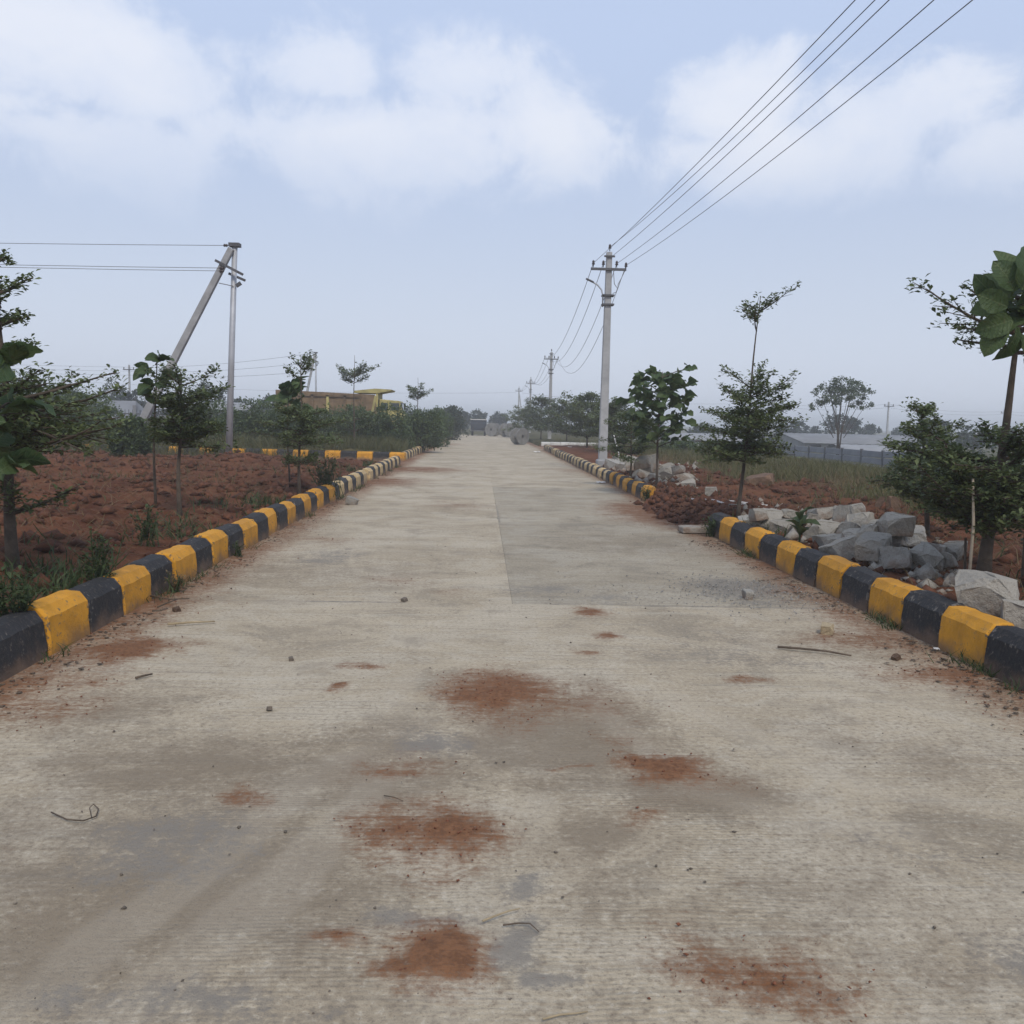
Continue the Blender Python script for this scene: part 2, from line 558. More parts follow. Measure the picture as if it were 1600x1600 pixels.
def paint_mat(name, c, chip, wear=0.62):
    m, N, b = new_mat(name)
    tcn = N.n('ShaderNodeNewGeometry').outputs['Position']
    oi = N.n('ShaderNodeObjectInfo').outputs['Random']
    sp = N.n('ShaderNodeSeparateXYZ', ins={0: tcn})
    n_a = N.noise(tcn, 5.0, 5, 0.6)
    n_b = N.noise(tcn, 32.0, 5, 0.65)
    cc_ = N.mix(N.m('ADD', N.ss(n_a, 0.3, 0.7), N.m('MULTIPLY', N.m('SUBTRACT', oi, 0.5), 0.6), clamp=True), tuple(v * 0.8 for v in c), tuple(v * 1.12 for v in c))
    cc_ = N.mix(N.m('MULTIPLY', N.ss(N.m('ADD', n_b, N.m('MULTIPLY', N.m('SUBTRACT', n_a, 0.5), 0.5)), wear, wear + 0.05), 0.8), cc_, chip)
    ob = N.n('ShaderNodeTexCoord').outputs['Object']
    so_ = N.n('ShaderNodeSeparateXYZ', ins={0: ob})
    ends = N.ss(N.m('ABSOLUTE', N.m('SUBTRACT', so_.outputs[1], 0.289)), 0.235, 0.285)
    top = N.m('MULTIPLY', N.ss(so_.outputs[2], 0.2, 0.235), N.ss(so_.outputs[2], 0.275, 0.245))
    wr = N.m('ADD', N.m('MULTIPLY', N.m('MAXIMUM', ends, N.m('MULTIPLY', top, 0.6)), 0.12), N.m('ADD', N.m('MULTIPLY', n_b, 0.6), N.m('MULTIPLY', N.noise(tcn, 11.0, 5, 0.65), 0.45)))
    cc_ = N.mix(N.m('MULTIPLY', N.ss(wr, 0.67, 0.70), 0.85), cc_, chip)
    # soil splashed up from the road
    spl = N.m('ADD', N.m('MULTIPLY', sp.outputs[2], 5.5), N.m('MULTIPLY', N.m('SUBTRACT', n_a, 0.5), 1.6))
    cc_ = N.mix(N.m('MULTIPLY', N.ss(spl, 0.75, -0.1), 0.75), cc_, (0.2, 0.13, 0.085))
    cc_ = N.mix(N.m('MULTIPLY', N.ss(n_b, 0.5, 0.72), 0.22), cc_, (0.25, 0.2, 0.15))
    N.link(cc_, b.inputs['Base Color'])
    b.inputs['Roughness'].default_value = 0.72
    b.inputs['Specular IOR Level'].default_value = 0.25
    bn = N.n('ShaderNodeBump', ins={'Strength': 0.7, 'Distance': 0.012, 'Height': N.m('ADD', n_b, N.m('MULTIPLY', N.noise(tcn, 120.0, 3), 0.3))})
    N.link(bn.outputs[0], b.inputs['Normal'])
    return m


M = {
    'soil': soil_mat(),
    'road': road_mat(),
    'yellow': paint_mat('yellow_kerb_paint', (0.58, 0.27, 0.024), (0.11, 0.09, 0.06), 0.635),
    'black': paint_mat('black_kerb_paint', (0.027, 0.027, 0.029), (0.14, 0.13, 0.115), 0.645),
    'cream': paint_mat('faded_kerb_paint', (0.55, 0.40, 0.20), (0.2, 0.17, 0.13), 0.60),
    'white_kerb': paint_mat('white_kerb_paint', (0.55, 0.54, 0.5), (0.2, 0.17, 0.13), 0.62),
    'grout': simple('joint_dirt', (0.24, 0.21, 0.165), 0.95, 0.3, 12),
    'concrete': simple('pole_concrete', (0.33, 0.33, 0.33), 0.9, 0.18, 2.5, 0.004, 30),
    'galv': simple('galvanised_steel', (0.42, 0.43, 0.45), 0.55, 0.12, 3, metal=0.3),
    'steel': simple('dark_steel', (0.09, 0.09, 0.095), 0.6, 0.2, 8),
    'porcelain': simple('brown_porcelain', (0.06, 0.045, 0.04), 0.35, 0.2, 8),
    'wire': simple('aluminium_wire', (0.16, 0.16, 0.17), 0.6, 0.05),
    'bark': simple('grey_brown_bark', (0.085, 0.066, 0.05), 0.95, 0.3, 9, 0.006, 50),
    'pale_bark': simple('pale_twig_bark', (0.17, 0.15, 0.125), 0.95, 0.2, 9),
    'granite': granite_mat('grey_granite', (0.335, 0.308, 0.262)),
    'pale_granite': granite_mat('pale_granite', (0.36, 0.34, 0.3)),
    'earth_stone': simple('earthy_stone', (0.16, 0.1, 0.065), 0.95, 0.3, 6, 0.015, 25),
    'pebble': simple('dark_pebble', (0.15, 0.125, 0.1), 0.95, 0.4, 30),
    'gravel': simple('grey_gravel', (0.25, 0.24, 0.22), 0.95, 0.35, 30),
    'crumb': simple('red_soil_crumb', (0.15, 0.06, 0.034), 1.0, 0.4, 20),
    'clod': simple('soil_clod', (0.115, 0.048, 0.027), 1.0, 0.4, 7, 0.01, 40),
    'straw': simple('dry_straw', (0.34, 0.27, 0.17), 0.9, 0.2, 10),
    'stick': simple('dead_twig', (0.1, 0.075, 0.055), 0.95, 0.3, 10),
    'bamboo': simple('bleached_stake', (0.33, 0.28, 0.21), 0.85, 0.2, 6),
    'pvc': simple('white_pipe', (0.6, 0.58, 0.55), 0.5, 0.1),
    'paper': simple('white_litter', (0.68, 0.66, 0.62), 0.8, 0.1),
    'wall_post': simple('dark_precast_post', (0.12, 0.122, 0.13), 0.9, 0.15, 2),
    'wall_panel': simple('grey_precast_panel', (0.225, 0.228, 0.24), 0.9, 0.12, 1.2, 0.004, 20),
    'roof_sheet': simple('weathered_cement_sheet', (0.19, 0.195, 0.205), 0.9, 0.15, 0.6),
    'roof_pale': simple('pale_metal_sheet', (0.26, 0.265, 0.275), 0.8, 0.12, 0.6),
    'whitewash': simple('whitewashed_wall', (0.27, 0.268, 0.26), 0.9, 0.12, 1.0),
    'truck_yellow': simple('dusty_lime_yellow_paint', (0.40, 0.34, 0.13), 0.7, 0.25, 2.0),
    'truck_rust': simple('rusty_brown_steel', (0.17, 0.115, 0.065), 0.85, 0.3, 2.5),
    'truck_blue': simple('dark_truck_paint', (0.035, 0.042, 0.055), 0.6, 0.2, 2.0),
    'rubber': simple('tyre_rubber', (0.02, 0.02, 0.02), 0.85, 0.2),
    'glass': simple('dusty_glass', (0.05, 0.06, 0.065), 0.15, 0.1, spec=0.6),
    'rim': simple('wheel_rim', (0.3, 0.28, 0.24), 0.6, 0.2),
    'drum': simple('grey_weathered_drum', (0.19, 0.185, 0.175), 0.9, 0.2, 3, 0.004, 15),
    'hole_shade': simple('painted_hole_shade', (0.05, 0.048, 0.045), 0.95, 0.2),  # near-black colour painted in for the shade inside holes and openings
    'leaf_small': leaf_mat('small_leaf', (0.062, 0.086, 0.036), (0.165, 0.2, 0.08), 0.32),
    'leaf_teak': veined_leaf('broad_leaf', (0.04, 0.075, 0.028), (0.11, 0.16, 0.055), (0.16, 0.2, 0.09)),
    'leaf_bush': leaf_mat('bush_leaf', (0.052, 0.082, 0.034), (0.13, 0.172, 0.07), 0.3),
    'leaf_far': leaf_mat('far_leaf', (0.018, 0.031, 0.018), (0.045, 0.067, 0.034), 0.15),
    'leaf_open': leaf_mat('feathery_leaf', (0.06, 0.085, 0.042), (0.12, 0.155, 0.075), 0.3),
    'grass': leaf_mat('field_grass', (0.045, 0.068, 0.024), (0.15, 0.135, 0.06), 0.25, 0.7),
    'weed': leaf_mat('weed_leaf', (0.035, 0.06, 0.022), (0.085, 0.115, 0.045), 0.25, 0.6),
    'drygrass': leaf_mat('dry_grass', (0.10, 0.075, 0.04), (0.22, 0.16, 0.085), 0.2, 0.8),
}


# ------------------------------------------------------------------ terrain
XL = -2.63


def xr(y):
    return 3.17 + 0.28 * sstep(np.asarray(y, float), 12, 26)


KW = 0.2    # kerb width


def height(x, y, detail=True):
    x = np.asarray(x, float)
    y = np.asarray(y, float)
    XR = xr(y)
    lvl_l = 0.25 + 0.05 * sstep(-x, 3, 6) + 0.06 * sstep(-x, 6, 14) * sstep(y, 6, 14)
    lvl_r = 0.25 - 1.2 * sstep(x, 9.0, 21)
    z = np.where(x < 0.3, lvl_l, lvl_r)
    if detail:
        big = fbm(x / 1.7, y / 1.7, 4, 3)
        mid = fbm(x / 0.42, y / 0.42, 4, 8)
        rid = 1 - np.abs(fbm(x / 0.23, y / 0.23, 3, 21)) * 4
        rough = np.where(x < 0, 1.0, 0.75) * (1 - 0.6 * sstep(y, 30, 60)) * (1 - 0.6 * sstep(x, 6, 10))
        edge = sstep(np.where(x < 0, XL - KW - x, x - XR - KW), 0.0, 0.9)
        z = z + rough * (0.34 * big * edge + 0.125 * mid * (0.35 + 0.65 * edge) + 0.026 * rid * (0.4 + .6 * edge)) - 0.05 * (1 - edge)
    # side street on the left (its far kerb runs off at an angle), and the plots behind it
    yb = 33.45 + 0.158 * (-2.7 - x)
    ss_ = sstep(y, 27.6, 29.2) * (1 - sstep(y, yb + 0.05, yb + 0.3)) * (x < XL)
    z = z * (1 - ss_) + (-0.08) * ss_
    # side street on the right
    sr = sstep(y, 51.2, 52.0) * (1 - sstep(y, 56.8, 57.2)) * (x > 3.2) * (x < 12.2)
    z = z * (1 - sr) + np.minimum(-0.08, z) * sr
    z = np.where((x > XL - 0.1) & (x < XR + 0.1), -0.1, z)
    # loose soil spilling over the gap in the right-hand kerb
    gn = fbm(x / 0.9, y / 0.9, 3, 15)
    gap = sstep(y + gn, 12.0, 13.2) * (1 - sstep(y + gn * .6, 16.9, 18.0))
    xx = x + 1.1 * fbm(x / 0.7, y / 0.7, 4, 5) + 0.25
    spill = -0.07 + 0.32 * sstep(xx, 2.7, 4.2) + (0.09 * fbm(x / 0.28, y / 0.28, 4, 6) if detail else 0)
    z = np.where((x > 2.2) & (x < 4.6), z * (1 - gap * sstep(4.6 - x, 0, .6)) + spill * gap * sstep(4.6 - x, 0, .6), z)
    fl = sstep(y, 70, 140)
    z = z * (1 - fl) + fl * np.where(x > 8, np.minimum(z, 0.0), np.where((x > XL - 0.1) & (x < 3.6), -0.1, z * 0.5))
    fade = sstep(np.hypot(x, y), 250, 600)
    return z * (1 - fade) - 0.35 * fade


def hz_at(x, y):
    return float(height(np.array([x]), np.array([y]))[0])


def axis_pts(segs):
    o = []
    for a, b, s in segs:
        o.append(np.arange(a, b - 1e-6, s))
    return np.concatenate(o + [[segs[-1][1]]])


xs = np.concatenate([-np.geomspace(1300, 22, 36), axis_pts([(-21, -12, 0.25), (-12, -7, 0.09), (-7, -2.6, 0.045), (-2.6, 2.2, 0.5), (2.2, 7.2, 0.05), (7.2, 12, 0.1), (12, 26, 0.4)]), np.geomspace(27, 1300, 36)])
ys = np.concatenate([-np.geomspace(900, 6, 25), axis_pts([(-4, 3.5, 0.5), (3.5, 12, 0.05), (12, 22, 0.085), (22, 36, 0.14), (36, 60, 0.4), (60, 120, 2.0)]), np.geomspace(123, 1600, 36)])
GX, GY = np.meshgrid(xs, ys)
GZ = height(GX, GY)
nx_, ny_ = len(xs), len(ys)
idx = np.arange(nx_ * ny_).reshape(ny_, nx_)
quads = np.stack([idx[:-1, :-1], idx[:-1, 1:], idx[1:, 1:], idx[1:, :-1]], -1).reshape(-1, 4)
gme = mesh_np('ground', np.stack([GX, GY, GZ], -1).reshape(-1, 3), quads, M['soil'], True)


def veg_cover(x, y):
    v = np.where(x > 0, sstep(x - 0.12 * (y - 10), 4.6, 8.0) * sstep(y, 8, 14), 0)
    v = np.where((x > 0) & (y > 19), np.maximum(v, sstep(x, 5.2, 7.0) * sstep(y, 19, 22)), v)
    v = np.where((x < 0) & (y > 33), 0.8, v)
    v = np.where(y > 57, 0.9, v)
    v = np.where((x < -16), np.maximum(v, 0.5), v)
    return v


attr(gme, 'veg', veg_cover(GX, GY))
attr(gme, 'loose', ((GX > 2.4) & (GX < 3.9) & (GY > 12) & (GY < 18)) * 0.4 + 0.0)
ground = structure(obj('ground', gme))

# ------------------------------------------------------------------ road slabs with stains
STAINS = {'soil': [], 'grey': [], 'damp': []}


def stain(kind, px, py, rx, ry, amt, rot=0.0):
    cx, cy = gnd(px, py)
    d = max(cy, 0.5)
    x2, y2 = gnd(px, py - ry)
    x3, y3 = gnd(px, py + ry)
    k_ = {'soil': 1.22, 'damp': 1.3, 'grey': 1.25}[kind]
    STAINS[kind].append((cx, cy, k_ * rx * d / FPX, k_ * (y2 - y3) / 2, amt * (1.25 if kind == 'damp' else 1.1), rot))


for s in [(710, 1498, 80, 62, 1.25), (700, 1445, 40, 40, .8), (680, 1298, 105, 46, .85), (640, 1310, 60, 34, .5), (780, 1078, 95, 34, .9), (870, 1105, 120, 34, .5), (1030, 1204, 65, 20, .95), (1090, 1225, 90, 30, .4),
          (410, 1245, 45, 22, .6), (650, 1196, 80, 22, .5), (1210, 1550, 150, 60, .72), (575, 1456, 45, 16, .55),
          (1180, 1066, 34, 8, .7), (950, 991, 24, 6, .8), (930, 1020, 22, 5, .8), (545, 1041, 28, 5, .7),
          (530, 1077, 18, 6, .8), (215, 1010, 70, 18, .95), (888, 1208, 34, 5, .75), (1040, 1292, 45, 17, .5),
          (930, 957, 36, 6, .8), (1010, 800, 70, 18, .8), (1050, 815, 60, 14, .7), (560, 752, 90, 8, .9), (630, 733, 90, 5, .8),
          (480, 845, 70, 8, .4), (720, 790, 60, 8, .35), (640, 700, 60, 3, .5), (690, 694, 40, 2.5, .5), (900, 735, 40, 4, .4),
          (1350, 1000, 110, 14, .55), (1480, 1055, 130, 22, .7), (1260, 930, 80, 12, .5), (40, 1100, 120, 30, .6), (120, 1055, 100, 20, .5),
          (250, 950, 90, 16, .5), (980, 1160, 50, 14, .3), (700, 925, 40, 6, .3), (620, 905, 60, 8, .3), (730, 1590, 80, 20, .35)]:
    stain('soil', *s)
for s in [(880, 1140, 140, 75, .75), (1085, 1240, 130, 50, .72), (960, 1310, 90, 40, .6), (600, 1210, 200, 80, .6), (330, 1200, 330, 60, .55),
          (240, 1380, 420, 190, .62), (540, 1380, 170, 90, .5), (1010, 1425, 120, 75, .45), (60, 1480, 250, 140, .45), (1250, 1500, 200, 100, .4), (1500, 1520, 200, 90, .4), (1480, 1180, 220, 60, .32),
          (1320, 1010, 220, 34, .35), (450, 890, 220, 26, .35), (1500, 1290, 170, 60, .3), (160, 1110, 140, 40, .5), (1000, 850, 170, 20, .3), (700, 830, 120, 12, .2),
          (200, 1300, 500, 130, .4), (800, 1350, 500, 160, .3), (300, 1550, 500, 120, .42), (1350, 1420, 320, 130, .34), (900, 1560, 400, 100, .3)]:
    stain('damp', *s)
for s in [(832, 1480, 44, 66, .85), (872, 1562, 60, 26, .85), (690, 1420, 90, 28, .75), (840, 1386, 46, 18, .7), (250, 1335, 190, 75, .6), (330, 1565, 190, 46, .65),
          (690, 1156, 95, 28, .6), (520, 872, 60, 18, .6), (860, 922, 90, 12, .55), (1590, 1450, 130, 60, .55), (650, 1580, 40, 20, .5), (1100, 1010, 150, 40, .38), (940, 935, 140, 12, .5),
          (1160, 922, 90, 24, .8), (1040, 770, 60, 10, .3), (1250, 1040, 90, 24, .4), (90, 1560, 120, 50, .45), (1430, 1330, 120, 40, .35)]:
    stain('grey', *s)


def stain_val(kind, x, y):
    v = np.zeros_like(x)
    wx = x + 0.42 * fbm(x / 0.55, y / 0.55, 5, 31, .62)
    wy = y + 0.55 * fbm(x / 0.55, y / 0.55, 5, 47, .62)
    mott = 1 + 1.1 * fbm(x / 0.3, y / 0.22, 5, 23, .65)
    for cx, cy, rx_, ry_, a, rot in STAINS[kind]:
        d2 = np.hypot((wx - cx) / rx_, (wy - cy) / ry_)
        v = np.maximum(v, a * mott * (1 - sstep(d2, 0.0, 1.55)))
    if kind == 'soil':
        edge = np.minimum(x - XL, xr(y) - x)
        n_ = fbm(x / 0.6, y / 1.4, 4, 77)
        v = np.maximum(v, (0.78 + n_) * (1 - sstep(edge + n_ * 0.5, 0.0, 0.75)))
    return v


TRACKS = [[(40, 1560), (190, 1450), (340, 1340), (470, 1235), (570, 1160), (625, 1100), (640, 1050)], [(180, 1590), (330, 1470), (450, 1370), (560, 1260), (640, 1170)],
          [(930, 1100), (1010, 1170), (1120, 1240), (1260, 1290), (1400, 1300)], [(1060, 1090), (1180, 1160), (1350, 1230), (1600, 1270)], [(700, 1600), (720, 1560), (800, 1350), (850, 1250)]]


def track_val(x, y):
    """pale swept bands left by turning tyres"""
    v = np.zeros_like(x)
    wx = x + 0.16 * fbm(x / .45, y / .45, 4, 83)
    for tr in TRACKS:
        pts = np.array([gnd(*p) for p in tr])
        for p, q in zip(pts[:-1], pts[1:]):
            d = q - p
            t = np.clip(((wx - p[0]) * d[0] + (y - p[1]) * d[1]) / (d @ d), 0, 1)
            dist = np.hypot(wx - p[0] - t * d[0], y - p[1] - t * d[1])
            v = np.maximum(v, 1 - sstep(dist, 0.05, 0.16))
    return v * (0.75 + fbm(x / .5, y / .5, 3, 85))


road = structure(empty('road', (0, 0, 0)))
JX = 0.285


def slab(x0, x1, y0, y1, res, dz, tint):
    nx = max(3, int((x1 - x0) / res) + 1)
    ny = max(3, int((y1 - y0) / res) + 1)
    xg = 0.003 if y0 < 16 else 0.0006
    gx = np.linspace(x0 + xg, x1 - xg, nx)
    gy = np.linspace(y0 + 0.002, y1 - 0.002, ny)
    X, Y = np.meshgrid(gx, gy)
    so, gr_, da = stain_val('soil', X, Y), stain_val('grey', X, Y), stain_val('damp', X, Y)
    Z = dz + 0.012 * fbm(X / 1.1, Y / 1.1, 3, 61) + 0.006 * fbm(X / 0.13, Y / 0.13, 3, 63)
    Z += 0.011 * np.clip(so + 0.6 * fbm(X / 0.12, Y / 0.12, 3, 12) - 0.35, 0, 1)
    b_ = np.minimum(np.minimum(X - x0, x1 - X), np.minimum(Y - y0, y1 - Y))
    Z -= (0.004 if y0 < 16 else 0.0) * (1 - sstep(b_ + 0.03 * fbm(X / .2, Y / .2, 3, 19), 0.0, 0.015 + res))
    V = np.stack([X, Y, Z], -1).reshape(-1, 3)
    ii = np.arange(nx * ny).reshape(ny, nx)
    q = np.stack([ii[:-1, :-1], ii[:-1, 1:], ii[1:, 1:], ii[1:, :-1]], -1).reshape(-1, 4)
    ring = np.concatenate([ii[0, :], ii[1:, -1], ii[-1, -2::-1], ii[-2:0:-1, 0]])
    low = V[ring].copy()
    low[:, 2] = -0.095
    base = len(V)
    nr = len(ring)
    k = np.arange(nr)
    k2 = (k + 1) % nr
    sq = np.stack([base + nr + k2, base + nr + k, base + k, base + k2], -1)
    me = mesh_np('slab', np.concatenate([V, low, V[ring]]), [q, sq], M['road'], False)
    me.polygons.foreach_set('use_smooth', np.concatenate([np.ones(len(q), bool), np.zeros(len(sq), bool)]))
    z0 = np.zeros(len(ring) * 2)
    tr_ = track_val(X, Y) if y1 > 1.3 and y0 < 8 else np.zeros_like(X)
    for nme, a in (('soil', so), ('grey', gr_), ('damp', da), ('track', tr_)):
        attr(me, nme, np.concatenate([a.ravel(), z0]))
    o = obj('slab', me, road)
    o.color = (*tint, 1)
    return o


WARM, COOL = (1.0, 0.985, 0.955), (0.84, 0.845, 0.84)


def tinted(c, lo, hi):
    k_ = rng.uniform(lo, hi)
    return tuple(v * k_ for v in c)


def res_at(b_):
    return 0.5 if b_ < 1 else 0.022 if b_ < 9 else 0.04 if b_ < 18 else 0.09 if b_ < 40 else 0.3


# the near bay is one full-width pour; beyond it a centre joint splits the lanes
for a, b in ((-24, -12), (-12, 1.2), (1.2, 7.55)):
    slab(-2.9, 3.34, a, b, 0.025 if b > 2 else 0.5, 0.0, WARM)
lane_l = [7.55, 16.9, 26.2, 37.5, 49, 64, 80, 97]
lane_r = [7.55, 13.8, 21.2, 31, 42.5, 56, 74, 97]
for lane, x0, x1 in ((lane_l, -2.9, JX), (lane_r, JX, 3.34)):
    for a, b in zip(lane[:-1], lane[1:]):
        t = tinted(WARM, 0.97, 1.03)
        if lane is lane_r and a < 21:
            t = tinted(COOL, 0.97, 1.03)
        xe = x1 if (lane is lane_l or b < 17) else 3.62
        slab(x0, xe, a, b, res_at(b), rng.uniform(-0.002, 0.002) - (0.004 if lane is lane_r else 0), t)
# grout in the joints
MB().box((JX, 12.2, -0.047), (0.06, 9.3, 0.08)).box((JX, 57, -0.06), (0.06, 80, 0.06)).box((0.2, 7.55, -0.044), (6.1, 0.06, 0.08)).build('joint_filler', M['grout'], road)
# side street slabs, same concrete
side = structure(empty('side_street', (0, 0, 0)))
for x0, x1 in ((-26, -14), (-14, -8), (-8, -2.91)):
    o = slab(x0, x1, 29.25, 37.0 if x1 < -7 else 34.2 if x1 < -3 and x0 < -7 else 33.6, 0.2, -0.014, WARM)
    o.parent = side
for x0, x1 in ((3.64, 8), (8, 12)):
    o = slab(x0, x1, 52.1, 56.6, 0.4, -0.012, WARM)
    o.parent = side


# ------------------------------------------------------------------ kerbs
def kerb_mesh(seed, L=0.578):
    r = np.random.default_rng(seed)
    # profile across (d from the road face, z): battered face, chamfer, flat top
    prof = [(0.0, -0.1), (0.0, 0.02), (0.004, 0.10), (0.008, 0.17), (0.012, 0.232), (0.065, 0.292), (0.13, 0.302), (0.185, 0.296), (0.2, 0.28), (0.2, -0.1)]
    us = [0.0, 0.014, 0.05, 0.15, 0.25, 0.36, 0.46, 0.53, L - 0.014, L]
    V = []
    for i, u in enumerate(us):
        ins = 0.011 if i in (0, len(us) - 1) else 0.0
        for j, (d, z) in enumerate(prof):
            dd, zz = d, z
            if ins:
                dd = d + ins if d < 0.1 else d - ins
                zz = z - ins if z > 0.05 else z
            k = 0.003 if 0 < z else 0
            V.append((dd + r.normal() * k, u + (r.normal() * 0.002 if not ins else 0), zz + r.normal() * k * 0.8))
    n = len(prof)
    q = []
    for i in range(len(us) - 1):
        for j in range(n - 1):
            q.append((i * n + j, i * n + j + 1, (i + 1) * n + j + 1, (i + 1) * n + j))
    me = bpy.data.meshes.new('kerb_block')
    e0 = tuple(range(n))
    e1 = tuple(range((len(us) - 1) * n, len(us) * n))
    me.from_pydata(V, [], q + [e0[::-1], e1])
    bm = bmesh.new()
    bm.from_mesh(me)
    bmesh.ops.recalc_face_normals(bm, faces=bm.faces)
    bm.to_mesh(me)
    bm.free()
    for p in me.polygons:
        p.use_smooth = True
    me.set_sharp_from_angle(angle=R(24))
    return me


KM = {}
for key in ('yellow', 'black', 'cream', 'white_kerb'):
    KM[key] = []
    base_ms = [kerb_mesh(s) for s in (5, 6, 7, 8)]
    for me in base_ms:
        me.materials.append(M[key])
        KM[key].append(me)


def kerb_run(label, p0, ang, n, seq, side_sign, pitch=0.592, jit=1.0, sink=0.0):
    """blocks laid from p0 along direction ang; side_sign +1 puts the kerb body to the right of the direction of travel"""
    e = empty('kerb', (p0[0], p0[1], 0))
    tag(e, label, 'kerb')
    dx, dy = math.cos(ang), math.sin(ang)
    for i in range(n):
        key = seq(i)
        if key is None:
            continue
        me = rng.choice(KM[key])
        o = obj('kerb_block', me, e)
        u = i * pitch
        jx = rng.uniform(-.012, .012) * jit
        px_, py_ = dx * u, dy * u
        nx__, ny__ = dy * side_sign, -dx * side_sign
        # mesh: +x = away from the road, +y = along the run
        Mx = Matrix(((nx__, dx, 0, px_ + nx__ * jx), (ny__, dy, 0, py_ + ny__ * jx), (0, 0, 1, rng.uniform(-.012, .008) * jit - sink), (0, 0, 0, 1)))
        o.matrix_basis = Mx @ Matrix.Rotation(rng.uniform(-.015, .015) * jit, 4, 'Z') @ Matrix.Rotation(rng.uniform(-.03, .02) * jit, 4, 'Y')
    return e


def alt(a, b, first=0):
    return lambda i: (a, b)[(i + first) % 2]


# left near run: the photo's first black block spans 5.1 to 5.7 m
def seq_left(i):
    y = 2.12 + i * 0.592
    c = ('black', 'yellow')[i % 2 if True else 0]
    if 16.1 < y < 17.6:
        return ('black', 'cream')[i % 2]
    if y > 17.6 and i % 2:
        return 'cream'
    if 21.0 < y < 22.0:
        return None
    return c


kerb_run('black and yellow kerb along the left edge of the road beside the ploughed soil', (XL, 5.095 - 0.592 * 9, 0), R(90), 9 + 43, lambda i: seq_left(i - 5 + 0) if i >= 5 else ('black', 'yellow')[(i - 5) % 2], -1)
kerb_run('black and yellow kerb along the right edge of the road in front of the granite rubble', (3.17, 5.60 - 0.592 * 9, 0), R(90), 9 + 12, alt('black', 'yellow', 0), 1)
kerb_run('black and cream kerb on the right past the gap, running to the far poles', (xr(18.0) - 0.06, 18.0, 0), R(89.7), 54, lambda i: ('yellow' if i < 9 else 'cream', 'black')[i % 2], 1, jit=1.3, sink=0.02)
kerb_run('yellow and black kerb across the mouth of the left side street', (-2.72, 33.45, 0), R(180 - 9), 24, alt('yellow', 'black', 0), -1 * -1, pitch=0.6)
kerb_run('pale striped kerb on the left beyond the side street, under the bushes', (-2.72, 33.55, 0), R(89.4), 26, alt('black', 'cream', 0), -1)
kerb_run('broken pale kerb far up the left edge of the road', (-2.55, 58, 0), R(90), 22, lambda i: None if i in (3, 4, 11) else ('cream', 'white_kerb')[i % 2], -1, jit=3)
kerb_run('low white kerb across the right side street behind the nearest pole', (3.7, 56.9, 0), R(0), 18, lambda i: 'white_kerb', -1, sink=0.02)
kerb_run('short yellow kerb behind the railings at far left', (-21.5, 47.5, 0), R(-6), 6, alt('yellow', 'black', 0), 1)


# ------------------------------------------------------------------ leaves and wood
def unit(a):
    return a / np.maximum(np.linalg.norm(a, axis=-1, keepdims=True), 1e-9)


def leaf_cloud(name, C, D, U, L, Wd, mat):
    """C base points, D leaf directions, U up hints, L lengths, Wd widths -> folded diamond leaves"""
    C, D, U = np.asarray(C, float), unit(np.asarray(D, float)), np.asarray(U, float)
    S = unit(np.cross(D, U))
    Nn = np.cross(S, D)
    L = np.asarray(L, float)[:, None]
    Wd = np.asarray(Wd, float)[:, None]
    v0 = C
    v1 = C + D * L * 0.6 + S * Wd * 0.5 + Nn * L * 0.09
    v2 = C + D * L
    v3 = C + D * L * 0.6 - S * Wd * 0.5 + Nn * L * 0.09
    n = len(C)
    V = np.stack([v0, v1, v2, v3], 1).reshape(-1, 3)
    b = np.arange(n)[:, None] * 4
    Ft = np.concatenate([b + np.array([0, 1, 2]), b + np.array([0, 2, 3])])
    return mesh_np(name, V, Ft, mat)


def rosettes(P, r, n=6, size=0.05, up=0.35, spread=0.01, wr=0.5):
    P = np.asarray(P, float)
    m = len(P)
    C = np.repeat(P, n, 0) + r.normal(size=(m * n, 3)) * spread
    a = r.uniform(0, 2 * math.pi, m * n)
    D = np.stack([np.cos(a), np.sin(a), r.normal(up, 0.35, m * n)], -1)
    U = np.tile([0, 0, 1.0], (m * n, 1)) + r.normal(size=(m * n, 3)) * 0.3
    L = size * r.uniform(0.6, 1.25, m * n)
    return C, D, U, L, L * wr


